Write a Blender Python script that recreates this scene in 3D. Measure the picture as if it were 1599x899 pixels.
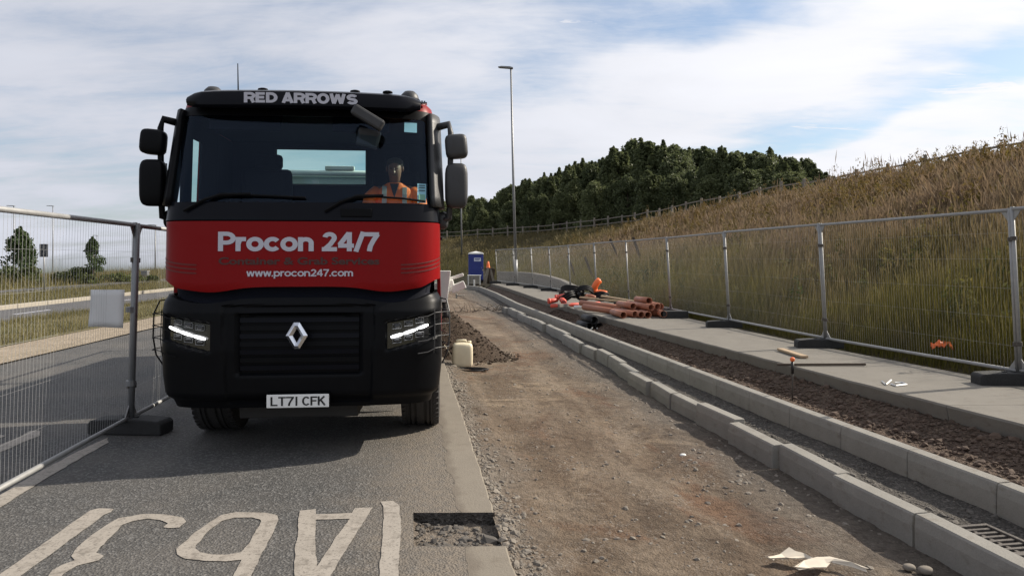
import bpy, bmesh, math, random
import numpy as np
from mathutils import Vector, Matrix

for o in list(bpy.data.objects):
    bpy.data.objects.remove(o, do_unlink=True)
random.seed(7)
rng = np.random.default_rng(11)
sc = bpy.context.scene
COL = sc.collection
R = math.radians

# ------------------------------------------------------------------ camera
# world: X right, Y away from the photographer, Z up; the lane surface is z = 0
F, CX, HY, CH = 1120.0, 800.0, 405.0, 1.65
cam_d = bpy.data.cameras.new('camera')
cam = bpy.data.objects.new('camera', cam_d)
COL.objects.link(cam)
cam.location = (0, 0, CH)
cam.rotation_euler = (R(90), 0, 0)
cam_d.sensor_width = 36.0
cam_d.lens = 36.0 * F / 1599.0
cam_d.shift_y = -(449.5 - HY) / 1599.0
cam_d.clip_start, cam_d.clip_end = 0.05, 12000
sc.camera = cam

# ------------------------------------------------------------------ light
SUN_AZ, SUN_EL = 72.0, 34.0
world = bpy.data.worlds.new('World')
sc.world = world
world.use_nodes = True
wn, wl = world.node_tree.nodes, world.node_tree.links
wn.clear()
def N(t, **kw):
    n = wn.new(t)
    for k, v in kw.items():
        setattr(n, k, v)
    return n
w_out = N('ShaderNodeOutputWorld')
w_bg = N('ShaderNodeBackground')
w_bg.inputs['Strength'].default_value = 0.10
sky = N('ShaderNodeTexSky')
sky.sky_type = 'NISHITA'
sky.sun_disc = False
sky.sun_elevation = R(SUN_EL)
sky.sun_rotation = R(SUN_AZ)
sky.air_density = 1.0
sky.dust_density = 1.3
sky.ozone_density = 1.0
tc = N('ShaderNodeTexCoord')
sep = N('ShaderNodeSeparateXYZ')
wl.new(tc.outputs['Generated'], sep.inputs[0])
def wmath(op, a, b=None, c=None, clamp=False):
    n = N('ShaderNodeMath', operation=op)
    n.use_clamp = clamp
    for i, v in enumerate((a, b, c)):
        if v is None:
            continue
        if isinstance(v, (int, float)):
            n.inputs[i].default_value = v
        else:
            wl.new(v, n.inputs[i])
    return n.outputs[0]
# cloud sheet: direction projected on a plane high above
den = wmath('ADD', wmath('MAXIMUM', sep.outputs['Z'], 0.0), 0.16)
u = wmath('DIVIDE', sep.outputs['X'], den)
v = wmath('DIVIDE', sep.outputs['Y'], den)
comb = N('ShaderNodeCombineXYZ')
wl.new(u, comb.inputs[0]); wl.new(v, comb.inputs[1])
def wnoise(scale, detail, rough, rot, sx, sy, off, dist=0.0):
    m = N('ShaderNodeMapping')
    m.inputs['Rotation'].default_value = (0, 0, R(rot))
    m.inputs['Scale'].default_value = (sx, sy, 1)
    m.inputs['Location'].default_value = off
    wl.new(comb.outputs[0], m.inputs['Vector'])
    n = N('ShaderNodeTexNoise')
    n.inputs['Scale'].default_value = scale
    n.inputs['Detail'].default_value = detail
    n.inputs['Roughness'].default_value = rough
    n.inputs['Distortion'].default_value = dist
    wl.new(m.outputs[0], n.inputs['Vector'])
    return n.outputs['Fac']
def wramp(x, lo, hi):
    n = N('ShaderNodeMapRange', interpolation_type='SMOOTHSTEP')
    n.inputs['From Min'].default_value = lo
    n.inputs['From Max'].default_value = hi
    wl.new(x, n.inputs['Value'])
    return n.outputs[0]
warp = wnoise(0.8, 5, 0.55, 25, 1.0, 0.8, (3.1, 1.7, 0.0), 0.3)
broad = wramp(wnoise(1.25, 5, 0.55, 40, 0.8, 1.1, (9.3, 2.2, 0.0), 0.3), 0.32, 0.70)
fine = wramp(wnoise(3.4, 9, 0.66, 30, 0.45, 1.7, (0.7, 5.2, 0.0), 0.5), 0.50, 0.72)
# the sheet lies in long parallel rolls
cc = wmath('ADD', wmath('MULTIPLY', u, 0.863), wmath('MULTIPLY', v, 0.507))
cc = wmath('ADD', cc, wmath('MULTIPLY', wmath('SUBTRACT', warp, 0.5), 1.1))
cr = N('ShaderNodeValToRGB')
cr.color_ramp.interpolation = 'B_SPLINE'
while len(cr.color_ramp.elements) < 9: cr.color_ramp.elements.new(0.5)
for e_, (c_, k_) in zip(cr.color_ramp.elements, ((-1.0, .70), (0.4, .74), (1.05, .66), (1.38, .30), (1.66, .95), (2.04, 1.0), (2.36, .0), (2.50, .85), (3.6, 1.0))):
    e_.position = (c_ + 1.0) / 4.6; e_.color = (k_, k_, k_, 1)
wl.new(wmath('DIVIDE', wmath('ADD', cc, 1.0), 4.6), cr.inputs[0])
roll = cr.outputs[0]
edge = wmath('MULTIPLY', wmath('SUBTRACT', wnoise(5.0, 9, 0.70, 30, 0.5, 1.4, (4.0, 1.0, 0.0), 0.4), 0.5), 0.62)
cover = wmath('ADD', roll, edge)
cover = wmath('ADD', cover, wmath('MULTIPLY', wmath('SUBTRACT', broad, 0.5), 0.35))
cover = wmath('MAXIMUM', cover, wmath('MULTIPLY', fine, 0.9), clamp=True)
cover = wramp(cover, 0.12, 0.86)
cover = wmath('MULTIPLY', wmath('MAXIMUM', cover, 0.18), wramp(sep.outputs['Z'], -0.02, 0.0))
# brightness of the cloud sheet: forward scattering makes it whiter towards the sun
sd = (math.sin(R(SUN_AZ)) * math.cos(R(SUN_EL)), math.cos(R(SUN_AZ)) * math.cos(R(SUN_EL)), math.sin(R(SUN_EL)))
dotn = N('ShaderNodeVectorMath', operation='DOT_PRODUCT')
nrm = N('ShaderNodeVectorMath', operation='NORMALIZE')
wl.new(tc.outputs['Generated'], nrm.inputs[0])
wl.new(nrm.outputs[0], dotn.inputs[0])
dotn.inputs[1].default_value = sd
fs = wramp(dotn.outputs['Value'], 0.0, 0.95)
bright = wmath('ADD', wmath('MULTIPLY', fs, 2.3), 3.75)
bright = wmath('ADD', bright, wmath('ADD', wmath('MULTIPLY', broad, 0.5), wmath('MULTIPLY', roll, 0.9)))
cl = N('ShaderNodeMix', data_type='RGBA')
cl.inputs[6].default_value = (0.94, 0.975, 1.09, 1)
cl.inputs[7].default_value = (1.0, 1.0, 1.03, 1)
wl.new(fs, cl.inputs[0])
clb = N('ShaderNodeVectorMath', operation='SCALE')
wl.new(cl.outputs[2], clb.inputs[0]); wl.new(bright, clb.inputs['Scale'])
skm = N('ShaderNodeVectorMath', operation='MULTIPLY')
wl.new(sky.outputs[0], skm.inputs[0]); skm.inputs[1].default_value = (0.74, 0.84, 0.92)
mx = N('ShaderNodeMix', data_type='RGBA')
wl.new(cover, mx.inputs[0])
wl.new(skm.outputs[0], mx.inputs[6])
wl.new(clb.outputs[0], mx.inputs[7])
wl.new(mx.outputs[2], w_bg.inputs['Color'])
wl.new(w_bg.outputs[0], w_out.inputs['Surface'])

sun_d = bpy.data.lights.new('sun', 'SUN')
sun_d.energy = 4.8
sun_d.angle = R(0.6)
sun_d.color = (1.0, 0.91, 0.78)
sun = bpy.data.objects.new('sun', sun_d)
COL.objects.link(sun)
sun.rotation_euler = Vector(sd).to_track_quat('Z', 'Y').to_euler()

sc.view_settings.view_transform = 'Standard'
sc.view_settings.look = 'None'
sc.view_settings.gamma = 1.0
sc.view_settings.use_curve_mapping = False
sc.view_settings.exposure = 0.58
sc.render.engine = 'CYCLES'
sc.cycles.max_bounces = 5
sc.cycles.diffuse_bounces = 3
sc.cycles.transparent_max_bounces = 10
sc.cycles.use_denoising = True

# ------------------------------------------------------------------ helpers
def G(px, py, z=0.0):
    """point of the plane at height z that the photograph shows at (px, py)"""
    y = F * (CH - z) / (py - HY)
    return ((px - CX) / F * y, y, z)

def tag(o, label=None, cat=None, group=None, kind=None):
    if label: o['label'] = label
    if cat: o['category'] = cat
    if group: o['group'] = group
    if kind: o['kind'] = kind
    return o

def empty(name, loc=(0, 0, 0), rz=0.0, label=None, cat=None, group=None):
    o = bpy.data.objects.new(name, None)
    o.empty_display_size = 0.1
    COL.objects.link(o)
    o.location = loc
    o.rotation_euler = (0, 0, rz)
    return tag(o, label, cat, group)

def mesh_obj(name, verts, faces, mat=None, parent=None, smooth=False, bevel=0.0, mats=None, midx=None):
    me = bpy.data.meshes.new(name)
    me.from_pydata([tuple(p) for p in verts], [], [tuple(f) for f in faces])
    if mats:
        for m in mats: me.materials.append(m)
        if midx is not None: me.polygons.foreach_set('material_index', midx)
    elif mat:
        me.materials.append(mat)
    if smooth:
        me.polygons.foreach_set('use_smooth', [True] * len(me.polygons))
    me.update()
    return link_mesh(name, me, parent, bevel)

def link_mesh(name, me, parent=None, bevel=0.0):
    o = bpy.data.objects.new(name, me)
    COL.objects.link(o)
    if parent: o.parent = parent
    if bevel:
        b = o.modifiers.new('bevel', 'BEVEL')
        b.width = bevel; b.segments = 2; b.limit_method = 'ANGLE'; b.angle_limit = R(40)
    return o

def tri_soup(name, tris, mat, tint=None, parent=None):
    """many loose triangles (n,3,3) as one mesh"""
    n = len(tris)
    me = bpy.data.meshes.new(name)
    me.vertices.add(n * 3); me.loops.add(n * 3); me.polygons.add(n)
    me.vertices.foreach_set('co', np.ascontiguousarray(tris, dtype=np.float32).ravel())
    me.loops.foreach_set('vertex_index', np.arange(n * 3, dtype=np.int32))
    me.polygons.foreach_set('loop_start', np.arange(0, n * 3, 3, dtype=np.int32))
    me.polygons.foreach_set('loop_total', np.full(n, 3, dtype=np.int32))
    if tint is not None:
        a = me.attributes.new('tint', 'FLOAT', 'FACE')
        a.data.foreach_set('value', np.asarray(tint, dtype=np.float32))
    me.materials.append(mat)
    me.update()
    me.validate()
    return link_mesh(name, me, parent)

class MB:
    def __init__(s):
        s.v, s.f = [], []
    def add(s, vs, fs):
        k = len(s.v)
        s.v += [tuple(p) for p in vs]
        s.f += [tuple(i + k for i in f) for f in fs]
        return s
    def box(s, c, d, M=None):
        x, y, z = d[0] / 2, d[1] / 2, d[2] / 2
        vs = [Vector((i * x, j * y, k * z)) for k in (-1, 1) for j in (-1, 1) for i in (-1, 1)]
        if M is not None: vs = [M @ p for p in vs]
        vs = [p + Vector(c) for p in vs]
        return s.add(vs, [(0, 2, 3, 1), (4, 5, 7, 6), (0, 1, 5, 4), (2, 6, 7, 3), (0, 4, 6, 2), (1, 3, 7, 5)])
    def tube(s, pts, r, n=8, cap=True, closed=False):
        pts = [Vector(p) for p in pts]
        m = len(pts)
        rs = r if isinstance(r, (list, tuple)) else [r] * m
        k = len(s.v)
        prev = None
        for i, p in enumerate(pts):
            a = pts[i - 1] if (i > 0 or closed) else p
            b = pts[(i + 1) % m] if (i < m - 1 or closed) else p
            t = (b - a).normalized()
            if prev is None:
                up = Vector((0, 0, 1)) if abs(t.z) < 0.9 else Vector((1, 0, 0))
                n1 = t.cross(up).normalized()
            else:
                n1 = (prev - t * prev.dot(t)).normalized()
            prev = n1
            n2 = t.cross(n1)
            for j in range(n):
                a_ = 2 * math.pi * j / n
                s.v.append(tuple(p + (n1 * math.cos(a_) + n2 * math.sin(a_)) * rs[i]))
        for i in range(m if closed else m - 1):
            for j in range(n):
                i2 = (i + 1) % m
                s.f.append((k + i * n + j, k + i * n + (j + 1) % n, k + i2 * n + (j + 1) % n, k + i2 * n + j))
        if cap and not closed:
            s.f.append(tuple(k + j for j in reversed(range(n))))
            s.f.append(tuple(k + (m - 1) * n + j for j in range(n)))
        return s
    def lathe(s, prof, n=24, M=None, close=False):
        """prof: (r, h) about local z"""
        k = len(s.v)
        for r, h in prof:
            for j in range(n):
                a = 2 * math.pi * j / n
                p = Vector((r * math.cos(a), r * math.sin(a), h))
                s.v.append(tuple(M @ p if M is not None else p))
        m = len(prof)
        for i in range(m if close else m - 1):
            i2 = (i + 1) % m
            for j in range(n):
                s.f.append((k + i * n + j, k + i * n + (j + 1) % n, k + i2 * n + (j + 1) % n, k + i2 * n + j))
        if not close:
            s.f.append(tuple(k + j for j in reversed(range(n))))
            s.f.append(tuple(k + (m - 1) * n + j for j in range(n)))
        return s
    def prism(s, poly, z0, z1, M=None):
        n = len(poly)
        vs = [Vector((p[0], p[1], z0)) for p in poly] + [Vector((p[0], p[1], z1)) for p in poly]
        if M is not None: vs = [M @ p for p in vs]
        return s.add(vs, [tuple(reversed(range(n))), tuple(range(n, 2 * n))] +
                     [(i, (i + 1) % n, n + (i + 1) % n, n + i) for i in range(n)])
    def build(s, name, mat, parent=None, smooth=False, bevel=0.0):
        return mesh_obj(name, s.v, s.f, mat, parent, smooth, bevel)

def smooth_by_angle(o, ang=35):
    me = o.data
    me.polygons.foreach_set('use_smooth', [True] * len(me.polygons))
    bm = bmesh.new(); bm.from_mesh(me)
    for e in bm.edges:
        if len(e.link_faces) == 2 and e.calc_face_angle(0) > R(ang): e.smooth = False
    bm.to_mesh(me); bm.free()
    return o

def copy_tree(o, parent=None):
    c = o.copy(); COL.objects.link(c); c.parent = parent
    for ch in list(o.children): copy_tree(ch, c)
    return c

# ------------------------------------------------------------------ materials
def new_mat(name):
    m = bpy.data.materials.new(name)
    m.use_nodes = True
    return m, m.node_tree.nodes, m.node_tree.links, m.node_tree.nodes['Principled BSDF']

def c4(c):
    return (c[0], c[1], c[2], 1.0)

def M_plain(name, col, rough=0.6, metal=0.0, var=0.12, scale=6.0, bump=0.0, bscale=40.0, coat=0.0, spec=0.5):
    """one colour, mottled a little by noise"""
    m, n, l, b = new_mat(name)
    t = n.new('ShaderNodeTexCoord')
    x = n.new('ShaderNodeTexNoise'); x.inputs['Scale'].default_value = scale; x.inputs['Detail'].default_value = 6
    l.new(t.outputs['Object'], x.inputs['Vector'])
    mix = n.new('ShaderNodeMix'); mix.data_type = 'RGBA'
    mix.inputs[6].default_value = c4([q * (1 - var) for q in col])
    mix.inputs[7].default_value = c4([min(1, q * (1 + var)) for q in col])
    l.new(x.outputs['Fac'], mix.inputs[0])
    l.new(mix.outputs[2], b.inputs['Base Color'])
    b.inputs['Roughness'].default_value = rough
    b.inputs['Metallic'].default_value = metal
    b.inputs['Coat Weight'].default_value = coat
    b.inputs['Coat Roughness'].default_value = 0.06
    b.inputs['Specular IOR Level'].default_value = spec
    if bump:
        y = n.new('ShaderNodeTexNoise'); y.inputs['Scale'].default_value = bscale; y.inputs['Detail'].default_value = 5
        l.new(t.outputs['Object'], y.inputs['Vector'])
        bp = n.new('ShaderNodeBump'); bp.inputs['Strength'].default_value = bump; bp.inputs['Distance'].default_value = 0.02
        l.new(y.outputs['Fac'], bp.inputs['Height']); l.new(bp.outputs[0], b.inputs['Normal'])
    return m

class MG:
    """small node-graph builder on world position"""
    def __init__(s, name):
        s.m, s.n, s.l, s.b = new_mat(name)
        s.geo = s.n.new('ShaderNodeNewGeometry')
        s.pos = s.geo.outputs['Position']
    def put(s, sock, v):
        if isinstance(v, (int, float)): sock.default_value = v
        elif isinstance(v, tuple): sock.default_value = c4(v) if len(sock.default_value) == 4 else v
        else: s.l.new(v, sock)
    def math(s, op, a, b=0.0, clamp=False):
        x = s.n.new('ShaderNodeMath'); x.operation = op; x.use_clamp = clamp
        s.put(x.inputs[0], a); s.put(x.inputs[1], b)
        return x.outputs[0]
    def noise(s, scale, detail=4, rough=0.5, sc_=(1, 1, 1), dist=0.0, col=False):
        mp = s.n.new('ShaderNodeMapping'); mp.inputs['Scale'].default_value = sc_
        s.l.new(s.pos, mp.inputs['Vector'])
        x = s.n.new('ShaderNodeTexNoise')
        x.inputs['Scale'].default_value = scale; x.inputs['Detail'].default_value = detail
        x.inputs['Roughness'].default_value = rough; x.inputs['Distortion'].default_value = dist
        s.l.new(mp.outputs[0], x.inputs['Vector'])
        return x.outputs['Color' if col else 'Fac']
    def voro(s, scale, out='Distance', feature='F1'):
        x = s.n.new('ShaderNodeTexVoronoi'); x.feature = feature
        x.inputs['Scale'].default_value = scale
        s.l.new(s.pos, x.inputs['Vector'])
        return x.outputs[out]
    def ramp(s, x, lo, hi, a=0.0, b=1.0):
        r = s.n.new('ShaderNodeMapRange'); r.interpolation_type = 'SMOOTHSTEP'
        s.put(r.inputs['Value'], x)
        r.inputs['From Min'].default_value = lo; r.inputs['From Max'].default_value = hi
        r.inputs['To Min'].default_value = a; r.inputs['To Max'].default_value = b
        return r.outputs[0]
    def mix(s, f, a, b, mode='MIX'):
        x = s.n.new('ShaderNodeMix'); x.data_type = 'RGBA'; x.blend_type = mode
        s.put(x.inputs[0], f); s.put(x.inputs[6], a); s.put(x.inputs[7], b)
        return x.outputs[2]
    def xyz(s):
        x = s.n.new('ShaderNodeSeparateXYZ'); s.l.new(s.pos, x.inputs[0])
        return x.outputs
    def bump(s, h, strength=0.5, dist=0.01):
        x = s.n.new('ShaderNodeBump'); x.inputs['Strength'].default_value = strength; x.inputs['Distance'].default_value = dist
        s.l.new(h, x.inputs['Height']); s.l.new(x.outputs[0], s.b.inputs['Normal'])
    def out(s, col, rough=0.9):
        s.put(s.b.inputs['Base Color'], col); s.put(s.b.inputs['Roughness'], rough)
        s.b.inputs['Specular IOR Level'].default_value = 0.25
        return s.m

def M_asphalt(name, base=(0.080, 0.079, 0.077), dusty=True):
    g = MG(name)
    agg = g.voro(75.0, 'Color')
    sepc = g.n.new('ShaderNodeSeparateColor'); g.l.new(agg, sepc.inputs[0])
    col = g.mix(g.ramp(sepc.outputs[0], 0.55, 1.0), tuple(q * 0.74 for q in base), tuple(q * 1.75 for q in base))
    big = g.noise(0.9, 5, 0.6)
    col = g.mix(g.ramp(big, 0.35, 0.7, 0, 0.5), col, tuple(q * 1.5 for q in (base[0] * 1.08, base[1], base[2] * .92)))
    if dusty:
        p = g.xyz()
        d = g.math('ADD', g.math('MULTIPLY', p[1], 0.142), g.math('SUBTRACT', p[0], 0.55))
        dn = g.math('ADD', d, g.math('MULTIPLY', g.math('SUBTRACT', g.noise(2.3, 6, 0.65), 0.5), 0.9))
        dust = g.ramp(dn, -1.25, -0.28, 0, 0.95)
        dust = g.math('MULTIPLY', dust, g.ramp(g.noise(14.0, 4, 0.6), 0.25, 0.7, 0.45, 1.0))
        col = g.mix(dust, col, (0.165, 0.140, 0.112))
    g.bump(g.math('ADD', g.voro(75.0), g.math('MULTIPLY', g.noise(30.0), 0.6)), 0.8, 0.008)
    return g.out(col, 0.85)

def M_ground(name, cols, s1=1.1, s2=9.0, bump=1.0, rough=0.95, grit=True, streak=(1, 1, 1)):
    """earth: three colours mixed at two scales, with grit"""
    g = MG(name)
    a = g.noise(s1, 6, 0.62, streak, 0.4)
    b = g.noise(s2, 6, 0.68)
    col = g.mix(g.ramp(a, 0.36, 0.64), cols[0], cols[1])
    col = g.mix(g.ramp(g.noise(s1 * 0.63, 5, 0.6, (1.0, 0.8, 1), 0.6), 0.5, 0.68, 0, 0.85), col, cols[2])
    col = g.mix(g.ramp(b, 0.3, 0.75, 0.0, 0.6), col, tuple(q * 0.55 for q in cols[0]))
    if grit:
        vc = g.n.new('ShaderNodeSeparateColor'); g.l.new(g.voro(55.0, 'Color'), vc.inputs[0])
        col = g.mix(g.ramp(vc.outputs[1], 0.66, 1.0, 0, 0.6), col, tuple(min(1, q * 1.9) for q in cols[1]))
        h = g.math('ADD', g.math('MULTIPLY', g.voro(55.0), 0.6), g.math('MULTIPLY', g.noise(12.0, 8, 0.7), 1.4))
    else:
        h = g.noise(12.0, 8, 0.7)
    g.bump(h, bump, 0.03)
    return g.out(col, rough)

def M_concrete(name, base, var=0.25, grime=(0.12, 0.10, 0.08), g_amt=0.5):
    g = MG(name)
    col = g.mix(g.noise(3.0, 6, 0.6), tuple(q * (1 - var) for q in base), tuple(q * (1 + var) for q in base))
    col = g.mix(g.ramp(g.noise(7.0, 7, 0.7, (1, 1, 2)), 0.52, 0.75, 0, g_amt), col, grime)
    col = g.mix(g.ramp(g.noise(90.0, 3, 0.6), 0.35, 0.65, 0, 0.25), col, tuple(q * 0.6 for q in base))
    g.bump(g.math('ADD', g.noise(60.0, 5, 0.7), g.math('MULTIPLY', g.noise(8.0), 0.7)), 0.35, 0.01)
    return g.out(col, 0.88)

def M_blades(name, low, mid, high, zlo, zhi, trans=0.25, nscale=0.35, far_green=None):
    """plants: colours by patch, height up the slope and single blade"""
    g = MG(name)
    at = g.n.new('ShaderNodeAttribute'); at.attribute_name = 'tint'
    p = g.xyz()
    patch = g.noise(nscale, 4, 0.6)
    zz = g.math('ADD', p[2], g.math('MULTIPLY', g.math('SUBTRACT', patch, 0.5), 4.5))
    col = g.mix(g.ramp(zz, zlo, zhi), low, high)
    col = g.mix(g.ramp(g.noise(nscale * 3.1, 4, 0.6), 0.52, 0.68, 0, 0.7), col, mid)
    if far_green: col = g.mix(g.ramp(g.math('ADD', p[1], g.math('MULTIPLY', g.math('SUBTRACT', patch, 0.5), 22.0)), 46.0, 60.0, 0, 0.8), col, far_green)
    col = g.mix(g.ramp(g.noise(1.1, 5, 0.65), 0.48, 0.66, 0, 0.75), col, g.mix(1.0, col, (0.52, 0.56, 0.50), 'MULTIPLY'))
    col = g.mix(g.ramp(at.outputs['Fac'], 0.0, 1.0, 0.0, 0.75), col, g.mix(0.5, col, (0.22, 0.165, 0.085)))
    col = g.mix(g.ramp(at.outputs['Fac'], 0.5, 0.0, 0.0, 0.55), col, g.mix(1.0, col, (0.45, 0.5, 0.45), 'MULTIPLY'))
    tr = g.n.new('ShaderNodeBsdfTranslucent'); g.put(tr.inputs['Color'], col)
    ms = g.n.new('ShaderNodeMixShader'); ms.inputs[0].default_value = trans
    g.out(col, 0.8)
    g.l.new(g.b.outputs[0], ms.inputs[1]); g.l.new(tr.outputs[0], ms.inputs[2])
    g.l.new(ms.outputs[0], g.n['Material Output'].inputs['Surface'])
    return g.m

def M_leaf(name, a, b_, trans=0.3):
    m, n, l, b = new_mat(name)
    at = n.new('ShaderNodeAttribute'); at.attribute_name = 'tint'
    oi = n.new('ShaderNodeObjectInfo')
    ad = n.new('ShaderNodeMath'); ad.operation = 'MULTIPLY_ADD'
    ad.inputs[1].default_value = 0.5; l.new(oi.outputs['Random'], ad.inputs[0]); l.new(at.outputs['Fac'], ad.inputs[2])
    mx_ = n.new('ShaderNodeMix'); mx_.data_type = 'RGBA'
    mx_.inputs[6].default_value = c4(a); mx_.inputs[7].default_value = c4(b_)
    l.new(ad.outputs[0], mx_.inputs[0]); l.new(mx_.outputs[2], b.inputs['Base Color'])
    b.inputs['Roughness'].default_value = 0.6
    b.inputs['Specular IOR Level'].default_value = 0.3
    tr = n.new('ShaderNodeBsdfTranslucent'); l.new(mx_.outputs[2], tr.inputs['Color'])
    ms = n.new('ShaderNodeMixShader'); ms.inputs[0].default_value = trans
    l.new(b.outputs[0], ms.inputs[1]); l.new(tr.outputs[0], ms.inputs[2])
    l.new(ms.outputs[0], n['Material Output'].inputs['Surface'])
    return m

def M_glass(name, tint=(0.55, 0.72, 0.72), ior=0.02, rough=0.02):
    m, n, l, b = new_mat(name)
    n.remove(b)
    t = n.new('ShaderNodeBsdfTransparent'); t.inputs[0].default_value = c4(tint)
    g = n.new('ShaderNodeBsdfGlossy'); g.inputs['Roughness'].default_value = rough; g.inputs['Color'].default_value = (0.55, 0.72, 1.0, 1)  # gloss tinted blue, colouring the sky reflection itself
    lw_ = n.new('ShaderNodeLayerWeight'); lw_.inputs['Blend'].default_value = 0.5
    pw = n.new('ShaderNodeMath'); pw.operation = 'POWER'; l.new(lw_.outputs['Facing'], pw.inputs[0]); pw.inputs[1].default_value = 5.0
    f = n.new('ShaderNodeMath'); f.operation = 'MULTIPLY_ADD'; l.new(pw.outputs[0], f.inputs[0]); f.inputs[1].default_value = 0.35; f.inputs[2].default_value = ior
    ms = n.new('ShaderNodeMixShader')
    l.new(f.outputs[0], ms.inputs[0]); l.new(t.outputs[0], ms.inputs[1]); l.new(g.outputs[0], ms.inputs[2])
    l.new(ms.outputs[0], n['Material Output'].inputs['Surface'])
    return m

def M_emit(name, col, strength):
    m, n, l, b = new_mat(name)
    b.inputs['Base Color'].default_value = c4(col)
    b.inputs['Emission Color'].default_value = c4(col)
    b.inputs['Emission Strength'].default_value = strength
    b.inputs['Roughness'].default_value = 0.2
    return m

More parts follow.
